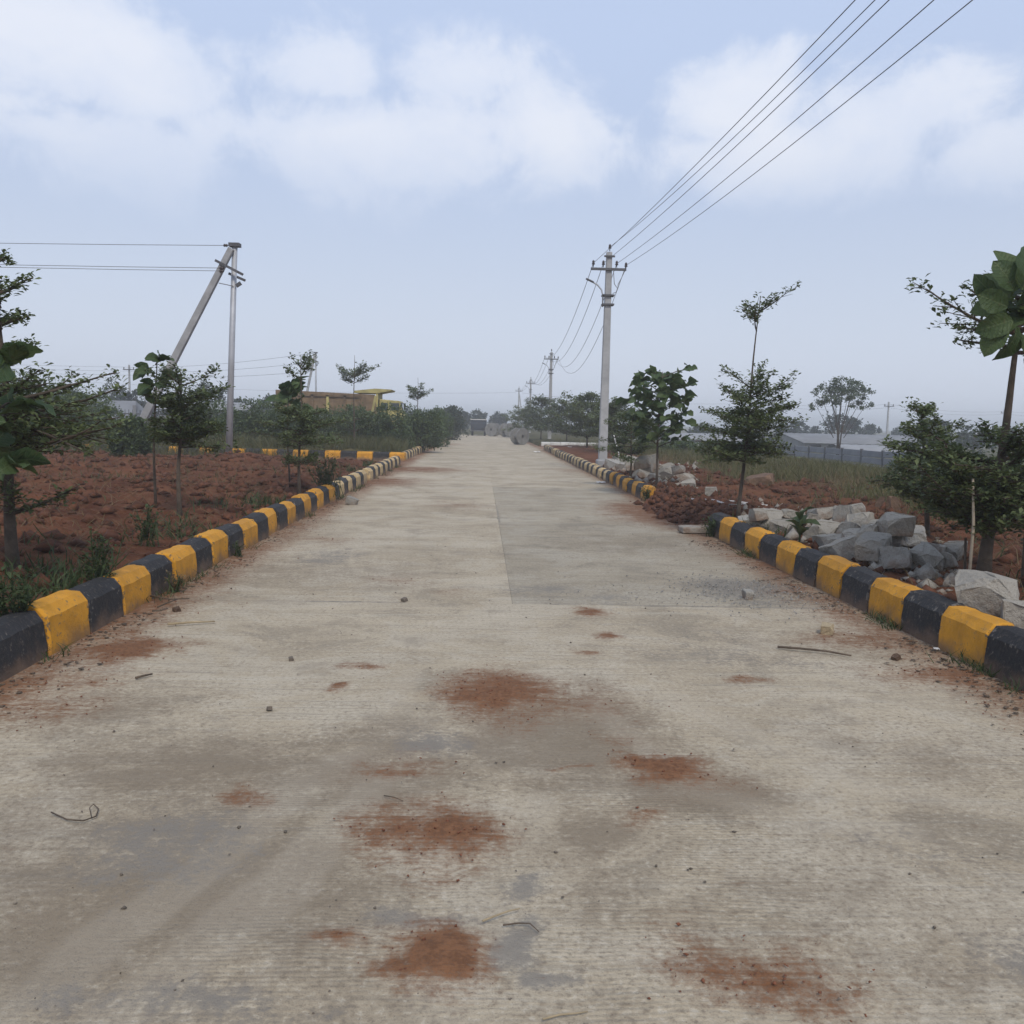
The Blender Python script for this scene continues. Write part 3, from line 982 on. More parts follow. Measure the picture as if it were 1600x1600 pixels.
def layered_tree(label, base, stem_top, trunk_r, tiers, seed, leaf=0.05, dens=1.0, group=None, name='young_tree', mat='leaf_small', nodes_from=0.22, bend=(0, 0), wood='bark'):
    """sapling with whorls of level branches; tiers = [(height, branches, length, rise)] ; stem_top = absolute top offset (dx,dy,dz)"""
    r = np.random.default_rng(seed)
    e = empty(name, base)
    tag(e, label, 'tree', group)
    T = np.array(stem_top, float)

    def stem(t):
        return np.array([T[0] * t + bend[0] * math.sin(math.pi * t), T[1] * t + bend[1] * math.sin(math.pi * t), T[2] * t])
    wood_mb = MB()
    pts = [stem(t) + np.array([math.sin(t * 9 + seed), math.cos(t * 7 + seed), 0]) * 0.012 for t in np.linspace(0, 1, 12)]
    pts[0][2] = -0.12
    wood_mb.tube(pts, [trunk_r * (1 - 0.84 * (i / 11.0) ** 0.8) * (1.25 if i == 0 else 1) for i in range(12)], 8)
    P = []
    dens0 = dens
    for tier in tiers:
        hz_, nb, Ln, rise = tier[:4]
        dens = dens0 * (tier[4] if len(tier) > 4 else 1.0)
        o0 = r.uniform(0, 6.28)
        for k in range(nb):
            a = o0 + 2 * math.pi * k / nb + r.normal() * 0.22
            ln = Ln * r.uniform(0.55, 1.22)
            st_ = stem(min(hz_ + r.normal() * 0.05, T[2]) / T[2])
            rs = rise + r.normal() * 0.13
            segs = 7
            bp = [st_]
            dirn = np.array([math.cos(a), math.sin(a), rs])
            for s in range(segs):
                dirn = unit(dirn + np.array([0, 0, 0.02 if rs > 0 else -0.01]) + r.normal(size=3) * np.array([.1, .1, .06]))
                bp.append(bp[-1] + dirn * ln / segs)
            rad = max(0.004, trunk_r * 0.34)
            wood_mb.tube(bp, [rad * (1 - 0.8 * s / segs) for s in range(segs + 1)], 5, cap=False)
            for s in range(1, segs + 1):
                t = s / segs
                if t < nodes_from:
                    continue
                for sgn in (-1, 1):
                    if r.random() > 0.92 * dens + 0.1:
                        continue
                    aa = a + sgn * r.uniform(0.55, 1.05)
                    sl = ln * (0.42 * (1.08 - t) + 0.08) * r.uniform(0.7, 1.2)
                    q0 = bp[s] - (bp[s] - bp[s - 1]) * r.random()
                    q1 = q0 + np.array([math.cos(aa), math.sin(aa), rs * 0.6 + r.normal() * 0.12]) * sl
                    wood_mb.tube([q0, q1], [rad * 0.35, rad * 0.15], 3, cap=False)
                    m = max(2, int(sl / (leaf * 0.8) * dens))
                    for u in np.linspace(0.15, 1, m):
                        P.append(q0 + (q1 - q0) * u + r.normal(size=3) * leaf * 0.3)
                P.append(bp[s])
    wood_mb.build('trunk', M[wood], e, smooth=True)
    P = np.array(P)
    P = P[r.random(len(P)) < 0.72]
    me = leaf_cloud('crown', *rosettes(P, r, 7, leaf * 1.12, spread=leaf * 0.5, wr=.55), M[mat])
    obj('crown', me, e)
    return e


def teak_leaf_mesh(seed, mat):
    """broad drooping leaf, 1 m long before scaling, base at origin, along +X"""
    r = np.random.default_rng(seed)
    us = np.linspace(0, 1, 9)
    V, q = [], []
    droop = r.uniform(.1, .5)
    for u in us:
        w = 0.33 * max(0.0, math.sin(math.pi * min(1, u ** 1.1 * 0.985 + 0.015))) ** 0.6 + 0.006
        z = 0.10 * math.sin(u * 2.6) - droop * u * u
        for s in (-1, -0.5, 0, 0.5, 1):
            V.append((u + r.normal() * .006, s * w * (1 + (r.normal() * .06 if abs(s) == 1 else 0)), z + abs(s) * w * 0.38 + r.normal() * 0.012 + (0.035 * math.sin(u * 16 + s * 2) if abs(s) == 1 else 0)))
    for i in range(8):
        for j in range(4):
            q.append((i * 5 + j, i * 5 + j + 1, (i + 1) * 5 + j + 1, (i + 1) * 5 + j))
    return mesh_np('leaf', np.array(V), np.array(q), mat, True)


TEAK = [teak_leaf_mesh(s, M['leaf_teak']) for s in (1, 2, 3, 4, 5)]


def add_leaf(parent, p, a, pitch_, size, roll=0.0, i=0):
    o = obj('leaf', TEAK[i % 5], parent, p)
    o.rotation_euler = (roll, -pitch_, a)
    o.scale = (size, size * 1.05, size)
    return o


def teak_tree(label, base, top, trunk_r, crown_z, crown_r, n, leaf, seed, name='broad_leaved_sapling', group=None):
    r = random.Random(seed)
    e = empty(name, base)
    tag(e, label, 'tree', group)
    mb = MB()
    pts = [(top[0] * t + math.sin(t * 5 + seed) * .02, top[1] * t, top[2] * t - (0.12 if t == 0 else 0)) for t in np.linspace(0, 1, 8)]
    mb.tube(pts, [trunk_r * (1 - 0.7 * i / 7) for i in range(8)], 7)
    spots = []
    nb = max(3, n // 7)
    for b in range(nb):
        t = crown_z[0] + (crown_z[1] - crown_z[0]) * (b + 0.5) / nb
        c = Vector((top[0] * t / top[2], top[1] * t / top[2], t))
        a = b * 2.4 + r.uniform(-.3, .3)
        shr = (1.0 - 0.45 * abs((b + 0.5) / nb - 0.4)) * r.uniform(.55, 1.08)
        tip = c + Vector((math.cos(a), math.sin(a), 0.35)) * crown_r * shr
        mb.tube([c, (c + tip) / 2 + Vector((0, 0, .03)), tip], [trunk_r * .4, trunk_r * .28, trunk_r * .15], 5, cap=False)
        for k in range(n // nb):
            u = 0.35 + 0.65 * (k + 1) / (n // nb)
            spots.append((c + (tip - c) * u, a + (k % 2 * 2 - 1) * r.uniform(.4, 1.5)))
    mb.build('trunk', M['bark'], e, smooth=True)
    for i, (p, a) in enumerate(spots):
        add_leaf(e, p, a, r.uniform(-0.4, 0.9), leaf * r.uniform(.65, 1.2), r.uniform(-1.1, 1.1), i)
    return e


def blob_crown(r, blobs, n, leaf, clump=0.28, mat='leaf_far', name='crown', wr=0.6):
    """leaf faces in clumps through a few ellipsoids (cx,cy,cz,rx,ry,rz)"""
    vol = np.array([b[3] * b[4] * b[5] for b in blobs]) ** (2 / 3)
    vol = vol / vol.sum()
    Cs, Ds, Us, Ls = [], [], [], []
    for b, v in zip(blobs, vol):
        m = max(8, int(n * v))
        nc = max(6, m // 45)
        d = unit(r.normal(size=(nc, 3)))
        rad = r.uniform(0.55, 1.0, nc) ** 0.6
        cen = d * rad[:, None]
        which = r.integers(0, nc, m)
        p = cen[which] + r.normal(size=(m, 3)) * clump * 0.55
        Cs.append(np.array(b[:3]) + p * np.array(b[3:6]))
        dd = unit(p) + r.normal(size=(m, 3)) * 0.7
        dd[:, 2] -= 0.1
        Ds.append(dd)
        Us.append(np.array([0, 0, 1.0]) + r.normal(size=(m, 3)) * 0.6)
        Ls.append(leaf * r.uniform(0.6, 1.4, m))
    L = np.concatenate(Ls)
    return leaf_cloud(name, np.concatenate(Cs), np.concatenate(Ds), np.concatenate(Us), L, L * wr, M[mat])


def blob_tree(label, base, blobs, n, leaf, seed, name='tree', mat='leaf_far', trunk_r=0.12, group=None, cat='tree', stems=1, clump=0.28):
    r = np.random.default_rng(seed)
    e = empty(name, base)
    tag(e, label, cat, group)
    mb = MB()
    zc = max(b[2] for b in blobs)
    for s in range(stems):
        off = (r.normal(size=2) * 0.12 * (stems > 1)).tolist()
        b = blobs[s % len(blobs)]
        mb.tube([(off[0] * .5, off[1] * .5, -0.2), (off[0] + b[0] * .2, off[1] + b[1] * .2, b[2] * 0.45), (b[0], b[1], b[2])], [trunk_r, trunk_r * .75, trunk_r * .35], 7)
    for b in blobs:
        mb.tube([(b[0] * .2, b[1] * .2, max(0.1, b[2] * .45)), (b[0], b[1], b[2] + b[5] * .3)], [trunk_r * .5, trunk_r * .15], 5, cap=False)
        for q in range(5):
            d = unit(r.normal(size=3))
            mb.tube([(b[0], b[1], b[2] - b[5] * .3), tuple(np.array(b[:3]) + d * np.array(b[3:6]) * .85)], [trunk_r * .25, trunk_r * .06], 4, cap=False)
    mb.build('trunk', M['bark'], e, smooth=True)
    obj('crown', blob_crown(r, blobs, n, leaf, clump, mat), e)
    return e


def on_ground(px, Y, py_guess=700):
    p = at(px, py_guess, Y)
    return (float(p[0]), Y, hz_at(p[0], Y))


def px_m(px, Y):
    return px * Y / FPX


# ------------------------------------------------------------------ roadside saplings
def zpix(py, Y, px=800):
    return float(at(px, py, Y)[2])


# left, nearest: trunk at the picture's left edge
Y0 = 7.1
b = (float(at(20, 800, Y0)[0]), Y0, hz_at(at(20, 800, Y0)[0], Y0))
layered_tree('nearest left sapling, its trunk at the left edge of the picture', b, (-0.06, 0, 2.36), 0.055,
             [(0.5, 3, 0.5, 0.35), (0.9, 7, 0.8, 0.1), (0.98, 8, 0.85, 0.14), (1.08, 8, 0.9, 0.1), (1.16, 8, 0.88, 0.16), (1.26, 8, 0.8, 0.2), (1.36, 7, 0.72, 0.3), (1.6, 4, 0.34, 0.3, .5), (1.85, 4, 0.3, 0.3, .5), (2.05, 4, 0.28, 0.35, .5), (2.3, 3, 0.22, 0.4, .5)], 3, leaf=0.046, dens=0.62)
# broad leaves beside it
Y1 = 6.2
bx = float(at(-14, 800, Y1)[0])
teak_tree('broad-leaved sapling cut by the left picture edge', (bx, Y1, hz_at(bx, Y1)), (0.05, 0, 1.62), 0.025, (0.85, 1.6), 0.24, 42, 0.21, 4)

Y2 = 11.4
bx = float(at(279, 800, Y2)[0])
layered_tree('left sapling with a thin bare trunk in front of the strutted pole', (bx, Y2, hz_at(bx, Y2)), (0.06, 0, 1.75), 0.034,
             [(0.92, 6, 0.55, 0.15), (1.02, 6, 0.5, 0.12), (1.12, 6, 0.5, 0.22), (1.28, 5, 0.52, 0.4), (1.45, 4, 0.55, 0.45, .55), (1.6, 3, 0.45, 0.5, .5)], 8, leaf=0.052, dens=1.05)
bx2 = float(at(243, 800, Y2 + .5)[0])
teak_tree('broad-leaved sapling tangled with the left sapling before the strutted pole', (bx2, Y2 + .5, hz_at(bx2, Y2 + .5)), (0.03, 0, 1.85), 0.02, (1.2, 1.85), 0.2, 42, 0.19, 9)

Y3 = 15.6
bx = float(at(486, 760, Y3)[0])
layered_tree('left sapling with sparse forked top in front of the yellow tipper truck', (bx - 0.2, Y3, hz_at(bx - .2, Y3)), (0.05, 0, 2.3), 0.03,
             [(0.55, 4, 0.55, 0.1), (0.85, 6, 0.75, 0.1), (1.0, 7, 0.75, 0.12), (1.2, 7, 0.62, 0.16), (1.35, 6, .5, .2), (1.95, 3, 0.3, 0.8, .4), (2.1, 3, 0.28, 0.9, .4)], 15, leaf=0.055, dens=0.8)
bx2 = float(at(452, 760, Y3 + 1.2)[0])
teak_tree('broad-leaved sapling with a tuft of large leaves left of the tipper truck', (bx2, Y3 + 1.2, hz_at(bx2, Y3 + 1.2)), (-0.02, 0, 1.8), 0.02, (1.25, 1.8), 0.3, 28, 0.34, 21)

Y4 = 37.0
for (px_, Yk, top_py, crown, seed, lab) in [
        (553, 36.0, 555, [(0.75, 5, 1.1, .12), (1.1, 5, 1.1, .15), (2.55, 5, 0.85, .45), (2.75, 5, .8, .5)], 31, 'sapling with umbrella tuft in front of the truck cab'),
        (652, 44.0, 590, [(1.1, 5, .9, .15), (2.2, 5, .75, .5), (2.45, 4, .5, .55)], 32, 'slender sapling with a small umbrella top near the road, left')]:
    bx = float(at(px_, 690, Yk)[0])
    z0 = hz_at(bx, Yk)
    ht = zpix(top_py, Yk, px_) - z0
    layered_tree(lab, (bx, Yk, z0), (0.0, 0, ht), 0.04, crown, seed, leaf=0.085, dens=0.8)

# right, nearest: stout trunk, wide low crown and a tall leader
Y5 = 7.5
bx = float(at(1537, 900, Y5)[0])
ld = at(1582, 552, Y5 + .05)
zb = hz_at(bx, Y5)
layered_tree('nearest right sapling with stout trunk, low wide crown and tall leader', (bx, Y5, zb), (float(ld[0]) - bx + .08, 0.05, float(ld[2]) - zb + 0.75), 0.06,
             [(0.42, 6, 0.72, 0.32), (0.48, 6, 0.76, 0.42), (0.55, 7, 0.75, 0.5), (0.62, 6, 0.7, 0.35), (0.72, 6, 0.74, 0.28), (0.85, 5, 0.66, 0.25), (1.0, 5, 0.5, 0.2), (1.95, 7, 0.85, 0.3, .6), (2.1, 6, 0.66, 0.38, .6), (2.26, 4, 0.4, 0.6, .6)], 42, leaf=0.05, dens=1.05)
bq = at(1612, 800, 6.9)
zq = hz_at(bq[0], 6.9)
big = teak_tree('tall broad-leaved sapling at the right picture edge, large leaves high up', (float(bq[0]), 6.9, zq), (-0.06, 0, 2.45), 0.022, (1.75, 2.4), 0.18, 28, 0.22, 17)
for i, (u, v, ang, sz) in enumerate([(1588, 455, 80, .34), (1578, 455, 125, .26), (1570, 480, 160, .24), (1580, 500, 200, .24), (1590, 510, 255, .27), (1575, 510, 232, .25), (1600, 440, 60, .26), (1600, 520, 290, .25), (1588, 430, 105, .22), (1568, 455, 150, .2), (1590, 480, 180, .26), (1600, 490, 220, .28), (1580, 470, 140, .24), (1600, 470, 120, .28)]):
    w_ = at(u, v, 6.85)
    o = add_leaf(big, (float(w_[0] - bq[0]), -0.12 + .02 * i, float(w_[2]) - zq), 0, R(ang), sz, 0, i)
    o.matrix_basis = Matrix.Translation(o.location) @ Matrix.Rotation(R(-ang), 4, 'Y') @ Matrix.Rotation(R(rng.uniform(40, 130)), 4, 'X') @ Matrix.Diagonal((sz, sz * 1.1, sz, 1))

# low crown left of it
Y6 = 10.4
bx = float(at(1448, 840, Y6)[0])
layered_tree('low bushy sapling behind the granite rubble, left of the nearest right sapling', (bx, Y6, hz_at(bx, Y6)), (-0.15, 0, 1.38), 0.035,
             [(0.35, 6, 0.45, 0.12), (0.5, 6, 0.55, 0.15), (0.65, 6, 0.55, 0.18), (0.8, 6, 0.52, 0.15), (0.95, 6, 0.42, 0.22), (1.1, 5, 0.36, 0.3), (1.3, 3, 0.25, 0.6)], 51, leaf=0.05, dens=1.0)

# right, layered sapling with spindly leader
Y7 = 12.6
bx = float(at(1154, 800, Y7)[0])
zb = hz_at(bx, Y7)
layered_tree('right sapling with dense tiers and a spindly leader topped by a tuft', (bx, Y7, zb), (0.16, 0, zpix(462, Y7, 1180) - zb), 0.032,
             [(0.92, 7, 0.62, 0.04), (1.02, 7, 0.7, 0.06), (1.14, 7, 0.72, 0.14), (1.26, 7, 0.75, 0.2), (1.4, 7, 0.72, 0.26), (1.55, 6, 0.62, 0.32), (1.72, 6, 0.6, 0.42), (1.85, 4, 0.5, 0.65, .6), (2.72, 3, 0.5, 0.6, .5), (2.9, 3, 0.28, 0.6, .4)], 61, leaf=0.052, dens=0.85)

# right, broad-leaved sapling by the second rubble heap
Y8 = 19.0
bx = float(at(1024, 770, Y8)[0])
teak_tree('dark broad-leaved sapling between the nearest pole and the tiered sapling', (bx, Y8, hz_at(bx, Y8)), (0.05, 0, 2.35), 0.03, (0.8, 2.25), 0.78, 250, 0.25, 71)
bx = float(at(985, 740, 22)[0])
layered_tree('small sapling hidden behind the rubble beside the nearest pole', (bx, 22, hz_at(bx, 22)), (0, 0, 1.6), 0.03, [(0.5, 6, .7, .1), (.8, 6, .8, .15), (1.1, 6, .7, .2), (1.4, 5, .5, .3)], 75, leaf=0.06, dens=0.9)

# saplings further up the right-hand side
for i, (px_, Yk, tp, w_, sd, lab) in enumerate([
        (845, 66, 622, 2.0, 81, 'sapling left of the second pole on the right'),
        (885, 60, 632, 2.0, 82, 'sapling right of the second pole'),
        (917, 47, 618, 1.8, 83, 'bushy sapling left of the nearest pole'),
        (962, 40, 630, 1.7, 84, 'bushy sapling just right of the nearest pole'),
        (820, 84, 640, 2.2, 85, 'low sapling beside the standing drum')]):
    bx = float(at(px_, 690, Yk)[0])
    z0 = hz_at(bx, Yk)
    ht = zpix(tp, Yk, px_) - z0
    layered_tree(lab, (bx, Yk, z0), (0, 0, ht), 0.05,
                 [(ht * f, 6, w_ * g_, .18) for f, g_ in ((.22, .8), (.34, 1), (.45, 1.05), (.56, .95), (.68, .8), (.8, .6), (.93, .4))], sd, leaf=0.13, dens=0.75)

# ------------------------------------------------------------------ bushes and background trees
def bush(label, px_, Yk, top_py, w_px, seed, n=2600, mat='leaf_bush', group=None, leaf=0.09, name='bush', low=0.12):
    bx_ = float(at(px_, 690, Yk)[0])
    z0_ = hz_at(bx_, Yk)
    ht_ = max(0.5, zpix(top_py, Yk, px_) - z0_)
    w2 = px_m(w_px, Yk) / 2
    r_ = np.random.default_rng(seed)
    bl = []
    for k in range(6):
        a = r_.uniform(0, 6.28)
        q = r_.uniform(0.2, 0.62)
        bl.append((math.cos(a) * w2 * q, math.sin(a) * w2 * q * .7, ht_ * r_.uniform(.32, .66), w2 * r_.uniform(.4, .62), w2 * .5, ht_ * r_.uniform(.22, .36)))
    bl.append((0, 0, ht_ * .72, w2 * .5, w2 * .5, ht_ * .28))
    bl.append((0, 0, ht_ * .25, w2 * .8, w2 * .6, ht_ * .24))
    return blob_tree(label, (bx_, Yk, z0_), bl, n, leaf, seed, name, mat, 0.03, group, 'bush', stems=3)


for i, (px_, Yk, tp, w_, lab) in enumerate([
        (395, 37.5, 622, 130, 'bush left of the sparse sapling, behind the side street kerb'),
        (450, 40, 637, 130, 'bush below the tail of the tipper truck'),
        (505, 41, 638, 130, 'bush below the middle of the tipper truck'),
        (560, 39.5, 634, 120, 'bright bush below the front of the tipper bed'),
        (606, 39, 634, 100, 'dark bush in front of the truck cab'),
        (650, 42, 634, 100, 'feathery bush at the road side past the side street'),
        (683, 52, 640, 50, 'tall bush close to the far left kerb'),
        (330, 40, 628, 120, 'bush right of the railings'),
        (60, 36, 585, 190, 'dense bush behind the nearest left sapling'),
        (203, 25.2, 652, 70, 'weedy bush hiding the foot of the diagonal strut'),
        (130, 41, 615, 110, 'bush in front of the grey roofed house')]):
    bush(lab, px_, Yk, tp, w_, 200 + i, 8000, leaf=.1)
for i, (px_, Yk, tp, w_, lab) in enumerate([
        (700, 70, 634, 50, 'dark shrub by the far left kerb'), (716, 80, 636, 44, 'dark shrub beyond it near the parked lorry')]):
    bush(lab, px_, Yk, tp, w_, 230 + i, 2600, 'leaf_far', leaf=0.14)


def far_tree(label, px_, Yk, top_py, w_px, seed, n=2600, leaf=0.3, trunk=0.35, group='trees on the skyline'):
    bx_ = float(at(px_, 690, Yk)[0])
    z0_ = hz_at(bx_, Yk)
    ht_ = zpix(top_py, Yk, px_) - z0_
    w2 = px_m(w_px, Yk) / 2
    r_ = np.random.default_rng(seed)
    bl = [(0, 0, ht_ * .62, w2 * .7, w2 * .6, ht_ * .36)]
    for k in range(6):
        a = r_.uniform(0, 6.28)
        bl.append((math.cos(a) * w2 * .55, math.sin(a) * w2 * .4, ht_ * r_.uniform(.4, .78), w2 * r_.uniform(.32, .48), w2 * .42, ht_ * r_.uniform(.16, .24)))
    bl.append((0, 0, ht_ * .3, w2 * .7, w2 * .5, ht_ * .25))
    return blob_tree(label, (bx_, Yk, z0_), bl, n, leaf, seed, 'tree', 'leaf_far', trunk_r=0.14, group=group)


FAR = [(746, 150, 641, 30, 'round dark tree behind the parked lorry'), (778, 150, 642, 28, 'round dark tree behind the two grey drums'),
       (700, 120, 637, 46, 'far tree left of the end of the road'), (718, 135, 641, 34, 'far tree close left of the parked lorry'),
       (20, 75, 585, 130, 'tall dark tree behind the left edge sapling'), (95, 85, 605, 80, 'dark tree left of the grey roofed house'),
       (172, 95, 595, 60, 'tree rising behind the grey roofed house'), (228, 90, 606, 70, 'dark tree between house and strutted pole'), (325, 92, 596, 66, 'dark round tree left of the strutted pole'),
       (285, 105, 612, 60, 'low far tree left of the strutted pole'), (385, 110, 625, 60, 'low far tree right of the strutted pole'), (420, 115, 622, 46, 'low far tree left of the tipper truck'),
       (1232, 125, 655, 44, 'dark tree at the left end of the sheds'), (1262, 140, 666, 40, 'low far tree above the shed ridge'), (1310, 118, 645, 64, 'dense tree behind the open-crowned tree'),
       (1352, 140, 664, 40, 'low tree right of the open-crowned tree'), (1455, 90, 655, 60, 'dark tree above the low bushy sapling'), (1522, 85, 655, 84, 'round tree on the skyline at right'),
       (1592, 90, 668, 60, 'tree at the right edge of the skyline'), (1160, 110, 668, 50, 'tree behind the tiered sapling'), (1100, 120, 662, 50, 'far tree between the broad-leaved and tiered saplings'),
       (860, 130, 655, 50, 'far tree behind the second pole'), (940, 120, 650, 60, 'far tree behind the nearest pole'), (1010, 125, 655, 60, 'far tree behind the broad-leaved sapling'),
       (640, 120, 640, 60, 'far tree behind the umbrella-topped sapling'), (1410, 150, 668, 40, 'low far tree right of the sheds')]
for i, (px_, Yk, tp, w_, lab) in enumerate(FAR):
    far_tree(lab, px_, Yk, tp, w_, 300 + i, 2400, 0.26 if Yk < 110 else 0.34)

# right: weedy bushes near the wall and near the right sapling
for i, (px_, Yk, tp, w_, lab) in enumerate([
        (1425, 24, 708, 70, 'weedy bush in front of the right end of the precast wall'),
        (1490, 15, 735, 90, 'leafy weeds behind the low bushy sapling'),
        (1570, 14, 715, 110, 'leafy weeds at the right picture edge'),
        (1170, 33, 690, 70, 'green weeds left of the precast wall'),
        (1065, 38, 690, 80, 'green weeds behind the broad-leaved sapling'),
        (1120, 42, 688, 70, 'green weeds behind the tiered sapling')]):
    bush(lab, px_, Yk, tp, w_, 260 + i, 2600, 'leaf_bush', leaf=0.06 if Yk < 26 else .09)

# open-crowned tree behind the wall
Yk = 62
bx = float(at(1310, 690, Yk)[0])
z0 = hz_at(bx, Yk)
w2 = px_m(95, Yk) / 2
zt = zpix(586, Yk, 1310) - z0
blob_tree('open-crowned pale tree with spreading limbs behind the precast wall', (bx, Yk, z0),
          [(w2 * a, d_ * w2, zt * c_, w2 * rr, w2 * rr, zt * rz_) for a, d_, c_, rr, rz_ in
           [(0.05, 0, .9, .36, .07), (-.35, .2, .86, .3, .07), (.45, .1, .87, .34, .06), (-.68, 0, .76, .26, .07), (.75, -.1, .8, .28, .05), (.1, -.4, .8, .36, .07), (.5, .3, .7, .3, .05), (-.3, -.2, .72, .3, .06), (-.1, .3, .8, .3, .07), (.85, 0, .66, .2, .04), (-.85, 0, .66, .18, .05)]],
          5200, 0.13, 401, 'open_crowned_tree', 'leaf_open', 0.055, None, 'tree', stems=3, clump=0.34)


# ------------------------------------------------------------------ poles and wires
def arc_pts(p, q, sag, n=14):
    p, q = Vector(p), Vector(q)
    return [p.lerp(q, t) - Vector((0, 0, 4 * sag * t * (1 - t))) for t in np.linspace(0, 1, n)]


def wire(label, p, q, sag=0.6, r=0.006, group=None, n=16):
    o = MB().tube(arc_pts(p, q, sag, n), r, 5).build('overhead_wire', M['wire'], None, smooth=True)
    return tag(o, label, 'wire', group)


def insulator(parent, p, s=1.0):
    MB().lathe([(0.012 * s, -0.05 * s), (0.015 * s, 0.02 * s), (0.05 * s, 0.03 * s), (0.045 * s, 0.06 * s), (0.028 * s, 0.075 * s), (0.042 * s, 0.09 * s), (0.036 * s, 0.12 * s), (0.02 * s, 0.15 * s), (0.001, 0.155 * s)], 12, p).build('insulator', M['porcelain'], parent, smooth=True)


def power_pole(label, x, y, z, h, lean=0.0, lamp=True, detail=True, strut=False, group=None):
    e = empty('power_pole', (x, y, z))
    e.rotation_euler = (0, lean, 0)
    tag(e, label, 'pole', group)
    MB().tube([(0, 0, -0.4), (0, 0, h * .35), (0, 0, h * .7), (0, 0, h)], [0.185, 0.165, 0.142, 0.118], 4, square=True).build('shaft', M['concrete'], e, bevel=0.015)
    arm = MB()
    arm.box((-0.02, -0.12, h - 0.52), (1.06, 0.075, 0.07))
    arm.build('crossarm', M['steel'], e)
    MB().box((0, -0.11, h - 0.14), (0.32, 0.06, 0.05)).build('top_bracket', M['steel'], e)
    tips = [(-0.48, -0.12, h - 0.42), (-0.18, -0.12, h - 0.42), (0.22, -0.12, h - 0.42), (0.5, -0.12, h - 0.46), (0, -0.11, h + 0.06)]
    for t in tips:
        insulator(e, (t[0], t[1], t[2]), 1.0)
    if lamp:
        pts = [(-0.155, -0.02, h - 1.62), (-0.155, -0.02, h - 1.3), (-0.2, -0.02, h - 1.12), (-0.32, -0.02, h - 0.98), (-0.5, -0.02, h - 0.88)]
        la = MB().tube(pts, 0.024, 7).build('lamp_arm', M['galv'], e, smooth=True)
        MB().box((-0.56, -0.02, h - 0.85), (0.26, 0.1, 0.05), ry=R(24)).build('lamp_head', M['steel'], la, bevel=0.015)
        for cz in (1.28, 1.55):
            MB().box((0, 0, h - cz), (0.36, 0.34, 0.045)).build('clamp', M['steel'], e)
    if detail:
        MB().tube([(0.12, -0.16, h - 0.55), (0.16, -0.17, h - 0.95), (0.26, -0.16, h - 1.08), (0.28, -0.15, h - 0.95), (0.36, -0.14, h - 0.8), (0.47, -0.12, h - 0.55)], 0.011, 6).build('cable_loop', M['wire'], e, smooth=True)
        MB().tube([(0.26, -0.16, h - 1.08), (0.22, -0.16, h - 1.2), (0.13, -0.1, h - 1.22)], 0.011, 6).build('cable_loop', M['wire'], e, smooth=True)
    if strut:
        MB().tube([(0.95, 0.3, -0.4), (0.08, 0.1, h - 1.0)], [0.13, 0.1], 4, square=True).build('strut', M['concrete'], e)
    c_, s_ = math.cos(lean), math.sin(lean)
    return [(x + t[0] * c_ + t[2] * s_, y + t[1], z + t[2] * c_ - t[0] * s_ + 0.07) for t in tips]


def pole_at(px_top, py_top, px_base, Y, hgt=6.55):
    b_ = at(px_base, 700, Y)
    z_ = hz_at(b_[0], Y)
    t_ = at(px_top, py_top, Y)
    return float(b_[0]), Y, z_, float(t_[2]) - z_


Yp1 = 28.3
x1, y1, z1, h1 = pole_at(952, 394, 942, Yp1)
lean1 = math.atan2(float(at(952, 394, Yp1)[0]) - x1, h1)
T1 = power_pole('nearest grey concrete power pole with street lamp arm, right of the road', x1, y1, z1, h1, lean1)
MB().box((x1 + 0.02, y1, z1 + .04), (0.42, 0.42, 0.34)).build('pole_footing', M['concrete'], None, bevel=0.04)
tag(bpy.context.scene.objects['pole_footing'], 'rough concrete footing around the nearest power pole', 'footing')
x2, y2, z2, h2 = pole_at(857.5, 550, 858, 69)
T2 = power_pole('second power pole from the camera on the right, with lamp arm', x2, y2, z2, h2)
x3, y3, z3, h3 = pole_at(827, 592, 827, 111)
T3 = power_pole('third power pole from the camera on the right', x3, y3, z3, h3, detail=False)
x4, y4, z4, h4 = pole_at(809, 606, 809, 145)
T4 = power_pole('farthest power pole on the right, propped by a strut', x4, y4, z4, h4, lamp=False, detail=False, strut=True)
# the pole behind the viewer that carries the near span
T0 = power_pole('power pole behind the viewpoint carrying the near wires', 5.15, -14, 0.25, 6.9, lamp=False, detail=False)
ordn = ['leftmost', 'second from left', 'third from left', 'rightmost', 'topmost']
for k in range(5):
    wire('overhead wire running from the nearest pole towards the viewer, %s on its crossarm' % ordn[k], T1[k], T0[k], 0.5 + 0.05 * k, 0.0062, 'wires of the near span', 26)
    if k < 4:
        wire('overhead wire between the first and second poles, %s of the span' % ordn[k], T1[k], T2[k], 1.0 + 0.35 * k, 0.009, 'wires of the second span', 22)
        wire('overhead wire between the second and third poles, %s of the span' % ordn[k], T2[k], T3[k], 1.0, 0.011, 'wires of the third span')
        if k < 2:
            wire('overhead wire between the third and farthest poles, %s one' % ('left', 'right')[k], T3[k], T4[k], 0.6, 0.012, 'wires of the fourth span')
# stay leaning on the first pole
sp0 = at(1006, 720, Yp1 - 1.0)
MB().tube([(x1 + 0.5, y1 - 1.0, hz_at(x1 + .5, y1 - 1.0) - .15), (x1 + 0.28, y1 - 0.3, z1 + 0.95)], 0.018, 6).build('stay_pipe', M['pvc'], None, smooth=True)
tag(bpy.context.scene.objects['stay_pipe'], 'thin pale pipe leaning against the foot of the nearest pole', 'pipe')


